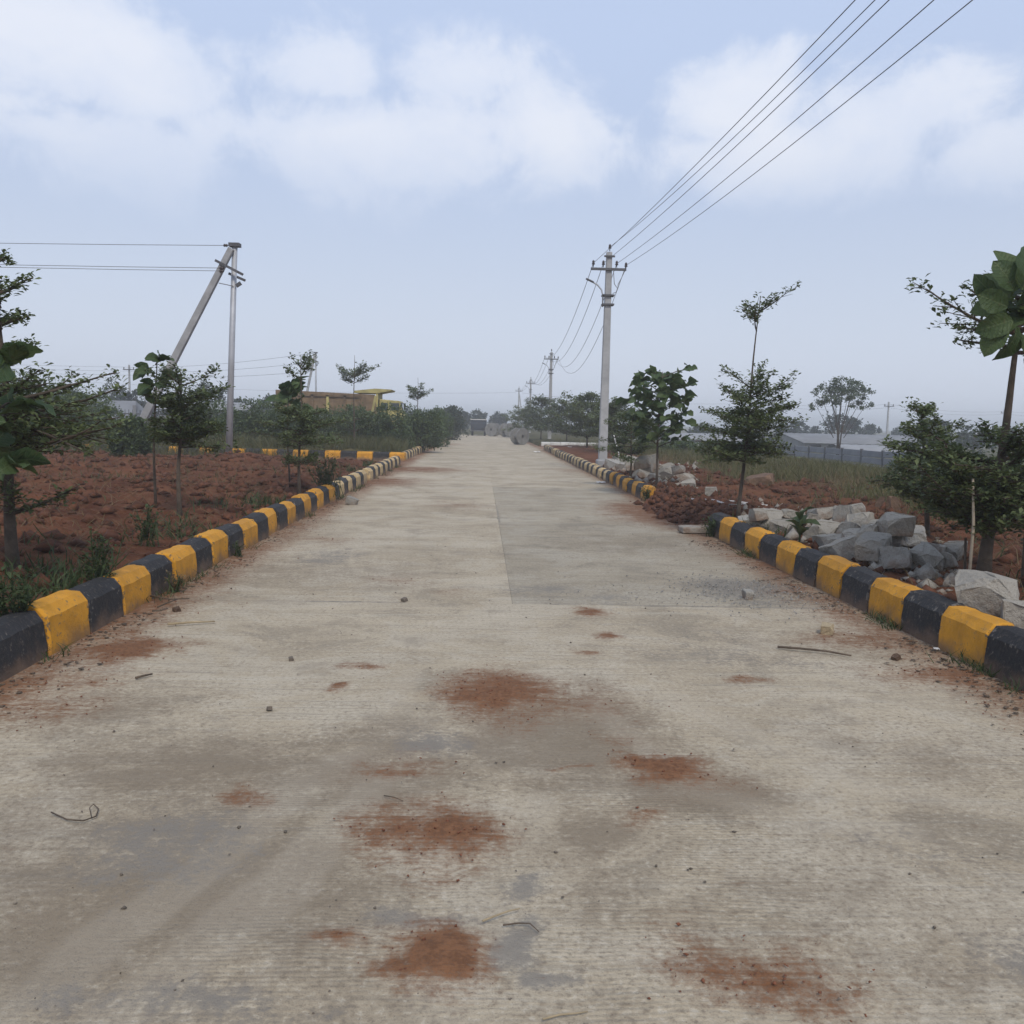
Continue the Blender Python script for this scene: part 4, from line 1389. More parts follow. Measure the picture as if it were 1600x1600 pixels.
def strut_pole(label, px_t, py_t, px_b, Y, px_sb, py_sb, w=1.0, arms=True):
    b_ = at(px_b, 700, Y)
    z_ = hz_at(b_[0], Y)
    t_ = at(px_t, py_t, Y)
    h_ = float(t_[2]) - z_
    e = empty('strutted_pole', (float(b_[0]), Y, z_))
    tag(e, label, 'pole')
    dx = float(t_[0] - b_[0])
    MB().tube([(0, 0, -0.3), (dx * .5, 0, h_ * .5), (dx, 0, h_)], [0.095 * w, 0.085 * w, 0.075 * w], 10).build('shaft', M['galv'], e, smooth=True)
    sb = at(px_sb, py_sb, Y - 0.4)
    sx = float(sb[0] - b_[0])
    MB().tube([(sx, -0.4, float(sb[2]) - z_ - 0.3), (dx - 0.06, -0.13 * w, h_ - 0.12)], [0.15 * w, 0.115 * w], 4, square=True).build('strut', M['concrete'], e, bevel=0.012)
    MB().box((dx, 0, h_), (0.3 * w, 0.26 * w, 0.1)).build('cap', M['steel'], e)
    pts = [(dx - 0.2, -0.2, h_ - 0.05)]
    if arms:
        MB().box((dx - 0.1, -0.25, h_ - 0.66), (0.85, 0.07, 0.07), ry=R(26)).build('crossarm', M['steel'], e)
        MB().box((dx, 0.2, h_ - 0.85), (0.5, 0.07, 0.07), ry=R(22)).build('crossarm', M['steel'], e)
        MB().box((dx + 0.12, -0.1, h_ - 1.1), (0.16, 0.06, 0.1), ry=R(-35)).build('bracket', M['steel'], e)
        MB().tube([(dx - .02, -.1, h_ - 1.15), (dx - 0.42, -0.15, h_ - 1.08)], 0.012, 5).build('cable_loop', M['wire'], e)
        for dz in (-0.68, -0.76):
            pts.append((dx - 0.3, -0.25, h_ + dz))
        for p_ in pts:
            MB().lathe([(0.03, -0.06), (0.045, -0.03), (0.03, 0), (0.045, 0.03), (0.02, 0.06)], 8, p_, 'X').build('insulator', M['porcelain'], e, smooth=True)
    return [(e.location.x + p_[0], e.location.y + p_[1], e.location.z + p_[2]) for p_ in pts]


TL = strut_pole('light grey pole with a thick diagonal strut on the left plot', 367, 383, 357, 32.0 - 5.0, 196, 692)
xl_end = -46
for k, p_ in enumerate(TL):
    wire('thin wire running left from the strutted pole, %s' % ('topmost', 'upper of the close pair', 'lower of the close pair')[k], p_, (xl_end, 30.0 - k * .4, p_[2] + (0.75 if k == 0 else 0.85)), 0.25, 0.008, 'wires of the strutted pole', 14)
TB = strut_pole('far strutted pole above the tipper truck', 493.5, 551, 494, 84, 470, 655, 1.0, True)


def small_pole(label, px_, py_t, Y, arm=0.9):
    b_ = at(px_, 690, Y)
    z_ = hz_at(b_[0], Y)
    h_ = zpix(py_t, Y, px_) - z_
    e = empty('distant_pole', (float(b_[0]), Y, z_))
    tag(e, label, 'pole')
    MB().tube([(0, 0, -.3), (0, 0, h_)], [0.17, 0.12], 4, square=True).build('shaft', M['concrete'], e)
    MB().box((0, -.15, h_ - .6), (arm * 1.6, .1, .12)).build('crossarm', M['steel'], e)
    MB().tube([(-.6, -.15, h_ - .55), (-.6, -.15, h_ - .3)], .06, 6).tube([(.6, -.15, h_ - .55), (.6, -.15, h_ - .3)], .06, 6).build('insulator', M['porcelain'], e)
    return (float(b_[0]), Y - .1, z_ + h_ - .3)


S_a = small_pole('distant pole on the left skyline beside the forked branch', 204, 570, 120)
S_b = small_pole('distant pole behind the tiered sapling', 1204, 626, 150)
S_c = small_pole('distant pole with crossarm right of the sheds', 1385, 628, 130)
S_d = small_pole('distant pole behind the leader of the nearest right sapling', 1566, 640, 160)
lev = ('top', 'middle', 'bottom')
for k in range(3):
    o_ = 0.5 * k
    wire('faint far wire between left skyline pole and far strutted pole, %s' % lev[k], (S_a[0], S_a[1], S_a[2] - o_), (TB[0][0], TB[0][1], TB[0][2] - o_ * 1.6), 0.4, 0.014, 'faint far wires left')
    wire('faint far wire leaving left skyline pole out of the picture, %s' % lev[k], (S_a[0], S_a[1], S_a[2] - o_), (-90, 110, S_a[2] + 0.6 - o_), 0.4, 0.014, 'faint far wires leftmost')
    if k < 2:
        wire('faint far wire between the distant poles behind the sheds, %s one' % ('upper', 'lower')[k], (S_b[0], S_b[1], S_b[2] - o_), (S_c[0], S_c[1], S_c[2] - o_), 0.5, 0.014, 'faint far wires by the sheds')
        wire('faint far wire right of the sheds to the rightmost distant pole, %s one' % ('upper', 'lower')[k], (S_c[0], S_c[1], S_c[2] - o_), (S_d[0], S_d[1], S_d[2] - o_), 0.5, 0.014, 'faint far wires right')
        wire('faint far wire leaving the picture at right, %s one' % ('upper', 'lower')[k], (S_d[0], S_d[1], S_d[2] - o_), (S_d[0] + 50, S_d[1] + 10, S_d[2] - o_), 0.5, 0.014, 'faint far wires rightmost')
wire('faint far wire from the farthest pole towards the left', (T4[0][0], T4[0][1], T4[0][2] - .4), (-70, 150, T4[0][2] + .3), 0.8, 0.014, 'faint far wires over the road')
wire('faint far wire from the farthest pole towards the sheds', (T4[3][0], T4[3][1], T4[3][2] - .4), (S_b[0], S_b[1], S_b[2]), 0.8, 0.014, 'faint far wires over the road')


# ------------------------------------------------------------------ walls, sheds, house, railings
wall = empty('precast_wall', (21.4, 46, 0))
tag(wall, 'grey precast compound wall of stacked planks between posts, right field', 'wall')
wy = 46.0
zt0 = 0.33
plank_me = MB().box((0, 0, 0), (0.05, 2.62, 0.335)).mesh('plank', M['wall_panel'], bevel=0.012)
post_me = MB().box((0, 0, 0), (0.14, 0.14, 1.75)).mesh('post', M['wall_post'], bevel=0.012)
for k in range(14):
    yb = k * 2.78
    zt = zt0 - 0.006 * yb + rng.uniform(-.02, .02)
    o = obj('post', post_me, wall, (rng.uniform(-.02, .02), yb, zt - 0.82), (rng.uniform(-.02, .02), rng.uniform(-.02, .02), 0))
    for j in range(4):
        obj('plank', plank_me, wall, (rng.uniform(-.012, .012), yb + 1.39, zt - 0.19 - j * 0.385), (rng.uniform(-.006, .006), rng.uniform(-.02, .02), 0))


def shed(label, cx, cy, L, Wd, wall_h, ridge, rz, roof='roof_sheet', bays=6, name='shed'):
    z0_ = hz_at(cx, cy)
    e = empty(name, (cx, cy, z0_), rz)
    tag(e, label, 'shed')
    MB().box((0, 0, wall_h / 2 - .15), (L, Wd, wall_h + .3)).build('wall', M['whitewash'], e)
    for s in (-1, 1):
        sl = math.hypot(Wd / 2 + .4, ridge)
        an = math.atan2(ridge, Wd / 2 + .4)
        rf = obj('roof', None) if False else None
        n = bays * 6
        V, q = [], []
        for i in range(n + 1):
            u = -L / 2 - .3 + (L + .6) * i / n
            dz = 0.03 * (i % 2)
            V += [(u, s * (Wd / 2 + .4), wall_h - 0.05 + dz), (u, 0, wall_h + ridge + dz), (u, 0, wall_h + ridge + dz - .05), (u, s * (Wd / 2 + .4), wall_h - .1 + dz)]
        for i in range(n):
            a = i * 4
            q += [(a, a + 4, a + 5, a + 1), (a + 3, a + 2, a + 6, a + 7), (a, a + 3, a + 7, a + 4)]
        obj('roof_slope', mesh_np('roof_slope', np.array(V), np.array(q), M[roof]), e)
    for sx in (-1, 1):
        x_ = sx * L / 2
        MB().add([(x_, -Wd / 2, wall_h), (x_, Wd / 2, wall_h), (x_, 0, wall_h + ridge - .1), (x_ - sx * .1, -Wd / 2, wall_h), (x_ - sx * .1, Wd / 2, wall_h), (x_ - sx * .1, 0, wall_h + ridge - .1)],
              [(0, 1, 2), (3, 5, 4), (0, 2, 5, 3), (1, 4, 5, 2), (0, 3, 4, 1)]).build('gable', M['whitewash'], e)
    for i in range(bays):
        u = -L / 2 + L * (i + .5) / bays
        MB().box((u, -Wd / 2 - .01, wall_h * .55), (L / bays * .62, .06, wall_h * .5)).build('opening_shade_panel', M['hole_shade'], e)  # dark panel on the solid wall, painting the shade inside an opening
    return e


p_ = at(1325, 690, 98)
shed('long grey sheet-roofed shed behind the precast wall', float(p_[0]), 98, 14, 12, 0.95, 0.85, R(2), bays=7)
p_ = at(1248, 690, 112)
shed('low pale-roofed shed left of the long grey shed', float(p_[0]) - 1, 112, 12, 8, 0.9, 0.6, R(2), 'roof_pale', 5)
p_ = at(1385, 690, 82)
shed('low pale-roofed lean-to right of the open-crowned tree', float(p_[0]), 82, 9, 6, 0.5, 0.5, R(2), 'roof_pale', 4)
p_ = at(1095, 690, 95)
shed('small pale-roofed shed glimpsed behind the broad-leaved sapling', float(p_[0]), 95, 7, 5, 1.0, 0.6, R(2), 'roof_pale', 3)

# house at left with grey roof and white verandah pillars
p_ = at(168, 690, 60)
hx, hy = float(p_[0]), 60
zh = hz_at(hx, hy)
he = empty('house', (hx, hy, zh))
tag(he, 'low house with grey roof and white verandah pillars behind the railings', 'house')
eave = zpix(654, hy, 168) - zh
ridge_z = zpix(625, hy, 168) - zh
Lh = px_m(70, hy)
MB().box((0, 1.6, eave / 2 - .1), (Lh, 2.6, eave + .2)).build('wall', M['wall_panel'], he)
MB().add([(-Lh / 2 - .4, -.6, eave), (Lh / 2 + .4, -.6, eave), (Lh / 2 - .2, 1.6, ridge_z), (-Lh / 2 + .2, 1.6, ridge_z), (-Lh / 2 - .4, 3.4, eave), (Lh / 2 + .4, 3.4, eave),
          (-Lh / 2 - .4, -.6, eave - .08), (Lh / 2 + .4, -.6, eave - .08), (-Lh / 2 - .4, 3.4, eave - .08), (Lh / 2 + .4, 3.4, eave - .08)],
         [(0, 1, 2, 3), (3, 2, 5, 4), (0, 3, 4), (1, 5, 2), (6, 8, 9, 7), (0, 6, 7, 1), (4, 5, 9, 8), (0, 4, 8, 6), (1, 7, 9, 5)]).build('roof', M['roof_sheet'], he)
for fx in (-.42, -.08, .2, .36):
    MB().box((Lh * fx, -.3, eave / 2 - .1), (.24, .24, eave + .1)).build('pillar', M['whitewash'], he, bevel=.02)
MB().box((Lh * .27, .28, eave * .42), (.7, .06, eave * .75)).build('door', M['steel'], he)
p_ = at(330, 690, 66)
shed('pale-roofed lean-to glimpsed left of the strutted pole', float(p_[0]), 66, 5.5, 4, 1.5, 0.5, R(0), 'roof_pale', 3)

# railings behind the left side street
ry = 43.0
rx0, rx1 = float(at(78, 690, ry)[0]), float(at(278, 690, ry)[0])
zr = hz_at((rx0 + rx1) / 2, ry)
re_ = empty('railing', (rx0, ry, zr))
tag(re_, 'black metal bar railing in front of the house at left', 'railing')
bar_me = MB().box((0, 0, .62), (.022, .022, 1.35)).mesh('bar', M['steel'])
n = int((rx1 - rx0) / .17)
for k in range(n):
    obj('bar', bar_me, re_, (k * .17, 0, 0))
for zr_ in (.12, 1.1):
    MB().box(((rx1 - rx0) / 2, -.025, zr_), (rx1 - rx0, .03, .05)).build('rail', M['steel'], re_)
for k in range(4):
    MB().box((k * (rx1 - rx0) / 3, .03, .65), (.16, .16, 1.7)).build('post', M['wall_panel'], re_, bevel=.01)


# ------------------------------------------------------------------ vehicles
def wheel(parent, c, r, w, axis='Y'):
    t = MB().lathe([(r * .55, -w / 2), (r * .92, -w / 2), (r, -w * .35), (r, w * .35), (r * .92, w / 2), (r * .55, w / 2)], 24, c, axis, close=True).build('wheel', M['rubber'], parent, smooth=True)
    MB().lathe([(0.001, -w * .2), (r * .3, -w * .24), (r * .56, -w * .4), (r * .56, w * .4), (r * .3, w * .24), (.001, w * .2)], 20, c, axis).build('rim', M['rim'], t, smooth=True)


Yt = 50.0
pl, pr = at(440, 690, Yt), at(630, 690, Yt)
tx = float(pl[0])
TLn = float(pr[0] - pl[0])
zt_ = hz_at(tx + 3, Yt)
tk = empty('tipper_truck', (tx, Yt, zt_))
tag(tk, 'dusty yellow tipper truck parked side-on behind the bushes', 'truck')


def tz(py):
    return zpix(py, Yt, 530) - zt_


top, bot = tz(617), tz(648)
bedx0, bedx1 = 0.0, TLn * 0.80
prof = [(bedx0, bot), (bedx0 - .05, tz(612)), (bedx0 + TLn * .35, tz(614)), (bedx1 - .1, top + .02), (bedx1, bot)]
for s in (-1, 1):
    y0_ = s * 1.15
    MB().add([(x_, y0_ - .04, z_) for x_, z_ in prof] + [(x_, y0_ + .04, z_) for x_, z_ in prof],
             [(0, 1, 2, 3, 4), (9, 8, 7, 6, 5)] + [(i, i + 5, (i + 1) % 5 + 5, (i + 1) % 5) for i in range(5)]).build('bed_side', M['truck_rust'], tk)
MB().box(((bedx0 + bedx1) / 2, 0, bot), (bedx1 - bedx0, 2.3, .1)).build('bed_floor', M['truck_rust'], tk)
MB().box((bedx0 - .02, 0, (bot + tz(613)) / 2), (.08, 2.3, tz(613) - bot)).build('tailgate', M['truck_rust'], tk)
MB().box((bedx1, 0, (bot + top) / 2 + .1), (.1, 2.3, top - bot + .2)).build('bed_front', M['truck_yellow'], tk)
MB().add([(bedx1 - 1.2, -1.2, tz(611)), (bedx1 - .1, -1.2, tz(607)), (bedx1 + .75, -1.2, tz(608)), (bedx1 + .7, -1.2, tz(610)), (bedx1, -1.2, tz(614)), (bedx1 - 1.2, -1.2, tz(614)),
          (bedx1 - 1.2, 1.2, tz(611)), (bedx1 - .1, 1.2, tz(607)), (bedx1 + .75, 1.2, tz(608)), (bedx1 + .7, 1.2, tz(610)), (bedx1, 1.2, tz(614)), (bedx1 - 1.2, 1.2, tz(614))],
         [(0, 1, 2, 3, 4, 5), (11, 10, 9, 8, 7, 6)] + [(i, i + 6, (i + 1) % 6 + 6, (i + 1) % 6) for i in range(6)]).build('cab_guard', M['truck_yellow'], tk)
for k in range(7):
    x_ = bedx0 + .25 + k * (bedx1 - bedx0 - .4) / 6
    MB().box((x_, -1.22, (bot + top) / 2), (.12, .09, top - bot - .06), ry=R(0 if k < 4 else 12)).build('rib', M['truck_rust' if k % 3 else 'truck_yellow'], tk)
MB().box(((bedx0 + bedx1) / 2 - .3, -1.215, top - .08), (bedx1 - bedx0 - 1.2, .1, .1), ry=R(.6)).build('top_rail', M['truck_rust'], tk)
cx0, cx1 = bedx1 + .12, TLn
cb = [(cx0, tz(668)), (cx0, tz(623)), (cx1 - .12, tz(625)), (cx1 + .02, tz(640)), (cx1 + .06, tz(668))]
cab = MB().add([(x_, -1.1, z_) for x_, z_ in cb] + [(x_, 1.1, z_) for x_, z_ in cb],
               [(0, 1, 2, 3, 4), (9, 8, 7, 6, 5)] + [(i, i + 5, (i + 1) % 5 + 5, (i + 1) % 5) for i in range(5)]).build('cab', M['truck_yellow'], tk, bevel=.04)
wm = (cx0 + cx1) / 2
for x_, w_ in ((cx0 + .27, .36), (wm + .24, .42)):
    MB().box((x_, -1.115, tz(634)), (w_, .02, tz(629) - tz(640))).build('side_window', M['glass'], cab, bevel=.008)
MB().box((cx1 + .0, 0, tz(633.5)), (.03, 1.9, .42), ry=R(-14)).build('windscreen', M['glass'], cab)
MB().box((cx1 + .16, -1.22, tz(634)), (.08, .14, .34)).tube([(cx1 - .05, -1.1, tz(628)), (cx1 + .16, -1.2, tz(630))], .02, 5).build('mirror', M['rubber'], cab)
MB().box((TLn * .46, 0, bot - .25), (TLn * .9, .9, .22)).build('chassis', M['rubber'], tk)
for x_ in (TLn * .14, TLn * .32, TLn * .86):
    for s in (-1, 1):
        wheel(tk, (x_, s * .95, .5), .5, .3)

# small dark lorry at the end of the road, seen from behind
Yl = 92.0
pc = at(747.5, 690, Yl)
lx = float(pc[0])
lo = empty('lorry', (lx, Yl, 0.0))
tag(lo, 'small dark lorry with white roof rails parked at the end of the road', 'lorry')
MB().box((0, 1.0, .92), (1.55, 2.6, .68)).build('body', M['truck_blue'], lo, bevel=.04)
MB().box((0, 2.4, 1.05), (1.5, 1.1, 1.1)).build('cab', M['truck_blue'], lo, bevel=.08)
for k in range(3):
    MB().box((0, -.3 + k * 1.2, 1.58), (1.6, .06, .06)).build('roof_rail', M['paper'], lo)
for s in (-1, 1):
    MB().box((s * .78, .9, 1.6 - .03 * s), (.06, 2.5, .06)).build('roof_rail', M['paper'], lo)
    for k in range(3):
        MB().box((s * .76, -.25 + k * 1.15, 1.4), (.05, .05, .34)).build('rail_post', M['steel'], lo)
    MB().box((s * .55, -.31, .72), (.16, .03, .09)).build('tail_light', M['truck_rust'], lo)
    for yy in (.2, 2.3):
        wheel(lo, (s * .62, yy, .33), .33, .2, 'X')
MB().box((0, -.32, .5), (1.5, .08, .12)).build('bumper', M['steel'], lo)
MB().box((0, -.31, .9), (1.35, .03, .5)).build('tailgate', M['truck_blue'], lo, bevel=.01)


def cable_drum(label, px_, Y, dia, width, ang):
    p = at(px_, 690, Y)
    e = empty('cable_drum', (float(p[0]), Y, max(0.0, 0.0)), ang)
    tag(e, label, 'drum')
    r_ = dia / 2
    for s in (-1, 1):
        fl = MB().lathe([(r_ * .2, -.04), (r_, -.04), (r_, .04), (r_ * .2, .04)], 32, (0, s * width / 2, r_), 'Y', close=True).build('flange', M['drum'], e)
        for k in range(5):
            MB().box((-.42 * r_ * 2 + k * .42 * r_, s * (width / 2 + .05), r_), (.03, .02, r_ * (1.0 if k in (0, 4) else 1.75 if k != 2 else .35))).build('batten', M['drum'], fl)
    MB().lathe([(r_ * .5, -width / 2), (r_ * .5, width / 2)], 24, (0, 0, r_), 'Y').build('core', M['drum'], e, smooth=True)
    MB().lathe([(r_ * .2, -width / 2 - .02), (r_ * .2, width / 2 + .02)], 16, (0, 0, r_), 'Y').build('hub_tube', M['hole_shade'], e, smooth=True)  # bore coloured dark, shade of the hole put into the colour
    MB().lathe([(.001, 0), (r_ * .19, 0)], 16, (0, -width / 2 + .12, r_), 'Y').build('hub_shade_disc', M['hole_shade'], e)  # added dark disc that paints the shade deep in the hub hole
    return e


cable_drum('large grey drum with dark centre hole standing at the right road edge', 812, 60, 1.08, .55, R(38))
cable_drum('grey drum lying back between lorry and saplings, right one of the pair', 792, 88, 1.3, .8, R(35))
cable_drum('grey drum beside the lorry, left one of the pair', 770, 90, 1.3, .8, R(-30))


# ------------------------------------------------------------------ stones
def stone_mesh(seed, mat, sx=1.0, sy=0.75, sz=0.7, cut=5):
    """angular quarried block about 1 m long before scaling, resting on z=0"""
    r = random.Random(seed)
    bm = bmesh.new()
    bmesh.ops.create_cube(bm, size=1.0)
    for v in bm.verts:
        v.co = Vector((v.co.x * sx * r.uniform(.82, 1.15), v.co.y * sy * r.uniform(.82, 1.15), v.co.z * sz * r.uniform(.8, 1.15)))
    for k in range(cut):
        n_ = Vector((r.uniform(-1, 1), r.uniform(-1, 1), r.uniform(-.5, 1))).normalized()
        mx = max(v.co.dot(n_) for v in bm.verts)
        res = bmesh.ops.bisect_plane(bm, geom=bm.verts[:] + bm.edges[:] + bm.faces[:], plane_co=n_ * mx * r.uniform(.78, .93), plane_no=n_, clear_outer=True)
        ed = [g for g in res['geom_cut'] if isinstance(g, bmesh.types.BMEdge)]
        if ed:
            bmesh.ops.contextual_create(bm, geom=ed)
    bmesh.ops.bevel(bm, geom=[e_ for e_ in bm.edges if len(e_.link_faces) == 2], offset=0.016, segments=1, affect='EDGES')
    bmesh.ops.triangulate(bm, faces=bm.faces)
    bmesh.ops.subdivide_edges(bm, edges=[e_ for e_ in bm.edges if e_.calc_length() > .35], cuts=1)
    for v in bm.verts:
        v.co += Vector((r.gauss(0, .014), r.gauss(0, .014), r.gauss(0, .014)))
    mn = min(v.co.z for v in bm.verts)
    for v in bm.verts:
        v.co.z -= mn
    return bm_mesh('granite_block', bm, mat)


STM = [stone_mesh(500 + i, M['granite' if i % 3 else 'pale_granite'], sy=(.7, .85, .6, .8)[i % 4], sz=(.62, .8, .7, .55)[i % 4], cut=(5, 8, 10)[i % 3]) for i in range(15)]


def stone(px_, py_, w_px, layer, label, group, i, name='granite_block', zb=None, me=None, sink=0.12, tilt=.35):
    z_ = 0.25
    for _ in range(4):
        gx_, gy_ = gnd(px_, py_, z_)
        z_ = max(-.9, hz_at(gx_, gy_)) if zb is None else zb
    s = w_px * gy_ / FPX
    r = random.Random(900 + i)
    o = obj(name, me or STM[(i * 5 + 3) % len(STM)], None, (gx_, gy_ + s * .35, z_ - s * sink))
    o.scale = (s * r.uniform(.9, 1.1), s * r.uniform(.9, 1.1), s * r.uniform(.88, 1.1))
    o.rotation_euler = (r.uniform(-tilt, tilt), r.uniform(-tilt, tilt), r.uniform(0, 6.28))
    if layer:
        # sits on the stones below: shift towards where the photo shows it
        lift = layer
        o.location.z += lift
        k = (CAM_H - z_ - lift) / (CAM_H - z_)
        o.location.x *= k
        o.location.y = o.location.y * k + .1
    tag(o, label, 'stone', group)
    return o


ORD = ['leftmost', 'second', 'third', 'fourth', 'fifth', 'sixth', 'seventh', 'eighth', 'ninth', 'tenth', 'eleventh', 'twelfth', 'thirteenth', 'fourteenth', 'fifteenth', 'sixteenth']


def heap_label(heap, i, cuts, where):
    row = lambda v_: 0 if v_ < cuts[0] else 1 if v_ < cuts[1] else 2
    k_ = row(heap[i][1])
    mates = sorted([h_[0] for h_ in heap if row(h_[1]) == k_])
    n_ = mates.index(heap[i][0])
    return 'granite block, %s in %s row of %s' % (ORD[n_] if n_ == 0 else ORD[n_] + ' from left', ('back', 'middle', 'front')[k_], where)


Z7 = lambda u, v: (1080 + u / 3.077, 700 + v / 3.077)
heap1 = [(285, 385, 95, 0), (345, 350, 80, .12), (365, 400, 120, 0), (430, 345, 80, .08), (492, 340, 70, .1), (455, 420, 100, 0), (560, 400, 90, 0), (610, 370, 80, .05),
         (640, 440, 110, 0), (655, 350, 90, .12), (700, 400, 80, 0), (715, 345, 60, .12), (710, 495, 140, 0), (785, 370, 110, .16), (775, 440, 90, .05), (825, 325, 80, .1),
         (800, 545, 165, 0), (865, 420, 120, .06), (915, 405, 80, .1), (915, 520, 140, .1), (1010, 415, 105, .18), (1015, 605, 175, 0), (1100, 490, 135, .08), (1150, 585, 125, 0),
         (1205, 520, 110, .05), (1235, 585, 105, 0), (1275, 530, 95, 0), (970, 450, 100, .05), (545, 370, 60, .1), (905, 470, 100, .08), (1060, 450, 90, .1), (835, 470, 110, .06), (590, 450, 70, 0), (320, 350, 70, 0)]
for i, (u, v, w_, ly) in enumerate(heap1):
    p = Z7(u, v)
    stone(p[0], p[1], w_ / 3.077 * 1.12, ly, heap_label(heap1, i, (395, 470), 'large rubble heap'), 'large rubble heap', i)
Z4 = lambda u, v: (830 + u / 5.333, 660 + v / 5.333)
heap2 = [(690, 400, 140, 0), (790, 470, 130, 0), (865, 400, 100, .08), (930, 470, 125, 0), (955, 350, 95, .3), (1000, 415, 140, .1), (1075, 450, 120, 0), (1145, 410, 80, .1),
         (1185, 485, 125, 0), (1250, 420, 90, .14), (1300, 470, 120, 0), (1335, 540, 105, 0), (1395, 545, 60, 0), (1020, 490, 100, 0), (860, 480, 100, 0), (740, 430, 90, .05)]
for i, (u, v, w_, ly) in enumerate(heap2):
    p = Z4(u, v)
    stone(p[0], p[1], w_ / 5.333 * 1.15, ly, heap_label(heap2, i, (405, 460), 'far rubble heap'), 'far rubble heap', 60 + i)
stone(1566, 968, 86, 0, 'large pale granite block behind the kerb at the right picture edge', None, 101, tilt=.15)
stone(1600, 985, 60, 0, 'low granite block in front of it, cut by the right picture edge', None, 104, tilt=.15)
stone(1113, 779, 18, 0, 'short rounded stone stump standing alone on the red soil', None, 110, 'stone_stump', me=stone_mesh(777, M['granite'], .8, .8, 1.1, 8), tilt=.08)
stone(1196, 760, 44, 0, 'brown boulder half buried in the soil before the grass', None, 111, 'boulder', me=stone_mesh(778, M['earth_stone'], 1, .9, .75, 9), sink=.38)
stone(1391, 800, 30, 0, 'orange-brown stone on the soil behind the large rubble heap', None, 112, 'boulder', me=stone_mesh(779, M['earth_stone'], 1, .8, .8, 9))
stone(1296, 992, 26, 0, 'broken tan brick piece on the road near the right kerb', None, 113, 'brick_piece', 0.0, me=stone_mesh(780, M['straw'], 1, .7, .55, 3), sink=.02, tilt=.05)
stone(1402, 1032, 14, 0, 'small brown stone on the road before the right kerb', None, 114, 'small_stone', 0.0, me=stone_mesh(781, M['earth_stone'], 1, .8, .7, 7), sink=.05)
stone(1170, 936, 20, 0, 'pale stone lying in the gravel patch on the road', None, 115, 'small_stone', 0.0, me=STM[0], sink=.05)
stone(632, 940, 9, 0, 'small dark stone near the centre joint of the road', None, 116, 'small_stone', 0.0, me=stone_mesh(782, M['pebble'], 1, .8, .7, 7), sink=.05)
stone(455, 1033, 9, 0, 'small dark stone on the left half of the road', None, 117, 'small_stone', 0.0, me=stone_mesh(783, M['pebble'], 1, .8, .7, 7), sink=.05)
stone(420, 1111, 9, 0, 'small dark stone nearest the left foreground', None, 118, 'small_stone', 0.0, me=stone_mesh(784, M['pebble'], 1, .8, .7, 7), sink=.05)
stone(546, 789, 20, 0, 'pale broken block beside the weeds at the left kerb', None, 119, 'small_stone', 0.0, me=STM[3], sink=.02)
stone(275, 957, 12, 0, 'brown stone among the twigs at the left kerb', None, 120, 'small_stone', 0.0, me=stone_mesh(785, M['earth_stone'], 1, .8, .7, 7), sink=.05)
# flat slab at the end of the near right kerb
gx, gy = gnd(1086, 833, 0)
o = MB().box((0, 0, .05), (.44, .24, .09)).build('flat_stone', M['pale_granite'], None, bevel=.015)
o.location = (gx, gy, 0.005)
o.rotation_euler = (R(3), 0, R(8))
tag(o, 'flat pale slab lying at the far end of the near right kerb', 'stone')


def scatter(name, n, pts_fn, smin, smax, mat, seed, flat=.7):
    """many small angular bits as one mesh"""
    r = np.random.default_rng(seed)
    base_v = np.array([(1, 0, 0), (-1, 0, 0), (0, 1, 0), (0, -1, 0), (0, 0, 1), (0, 0, -1)], float)
    base_f = np.array([(0, 2, 4), (2, 1, 4), (1, 3, 4), (3, 0, 4), (2, 0, 5), (1, 2, 5), (3, 1, 5), (0, 3, 5)])
    P = pts_fn(r, n)
    n = len(P)
    s = smin + (smax - smin) * r.random(n) ** 5
    V = base_v[None] * r.uniform(.55, 1.2, (n, 6, 1)) + r.normal(size=(n, 6, 3)) * .18
    a = r.uniform(0, 6.28, n)
    ca, sa = np.cos(a)[:, None], np.sin(a)[:, None]
    X = V[..., 0] * ca - V[..., 1] * sa
    Y = V[..., 0] * sa + V[..., 1] * ca
    V = np.stack([X, Y, V[..., 2] * flat], -1) * s[:, None, None] * .5 + P[:, None, :]
    V[..., 2] += (s * .12)[:, None]
    Fc = (np.arange(n)[:, None, None] * 6 + base_f[None]).reshape(-1, 3)
    return obj(name, mesh_np(name, V.reshape(-1, 3), Fc, mat))


def road_pts(r, n):
    y = 2.1 + 30 * r.random(n) ** 2.0
    x = r.uniform(XL + .02, 3.15, n)
    keep = r.random(n) < 0.25 + 0.75 * (np.minimum(x - XL, 3.2 - x) < .5)
    return np.stack([x, y, np.zeros(n) + .004], -1)[keep]


def soil_pts(r, n):
    x = r.uniform(XL, 3.2, n)
    y = 2.1 + 12 * r.random(n) ** 1.5
    v = stain_val('soil', x, y)
    keep = r.random(n) < np.clip(v, 0, 1) ** 1.6
    return np.stack([x, y, np.full(n, .008)], -1)[keep]


def grav_pts(r, n):
    cx, cy = gnd(1168, 922)
    x = r.normal(cx, .33, n)
    y = r.normal(cy, .42, n)
    x2 = r.normal(cx - .1, .8, n // 2)
    y2 = r.normal(cy - .4, .5, n // 2)
    x, y = np.concatenate([x, x2]), np.concatenate([y, y2])
    return np.stack([x, y, np.full(len(x), .006)], -1)[x < 3.1]


def clod_pts(r, n):
    out_ = []
    x = np.concatenate([r.uniform(-14, XL - .25, n), r.uniform(3.45, 8, n // 2), r.uniform(2.9, 4.4, n // 5)])
    y = np.concatenate([3.4 + 24 * r.random(n) ** 1.7, 3.4 + 24 * r.random(n // 2) ** 1.5, r.uniform(12.4, 17.8, n // 5)])
    keep = r.random(len(x)) > veg_cover(x, y)
    x, y = x[keep], y[keep]
    return np.stack([x, y, height(x, y)], -1)


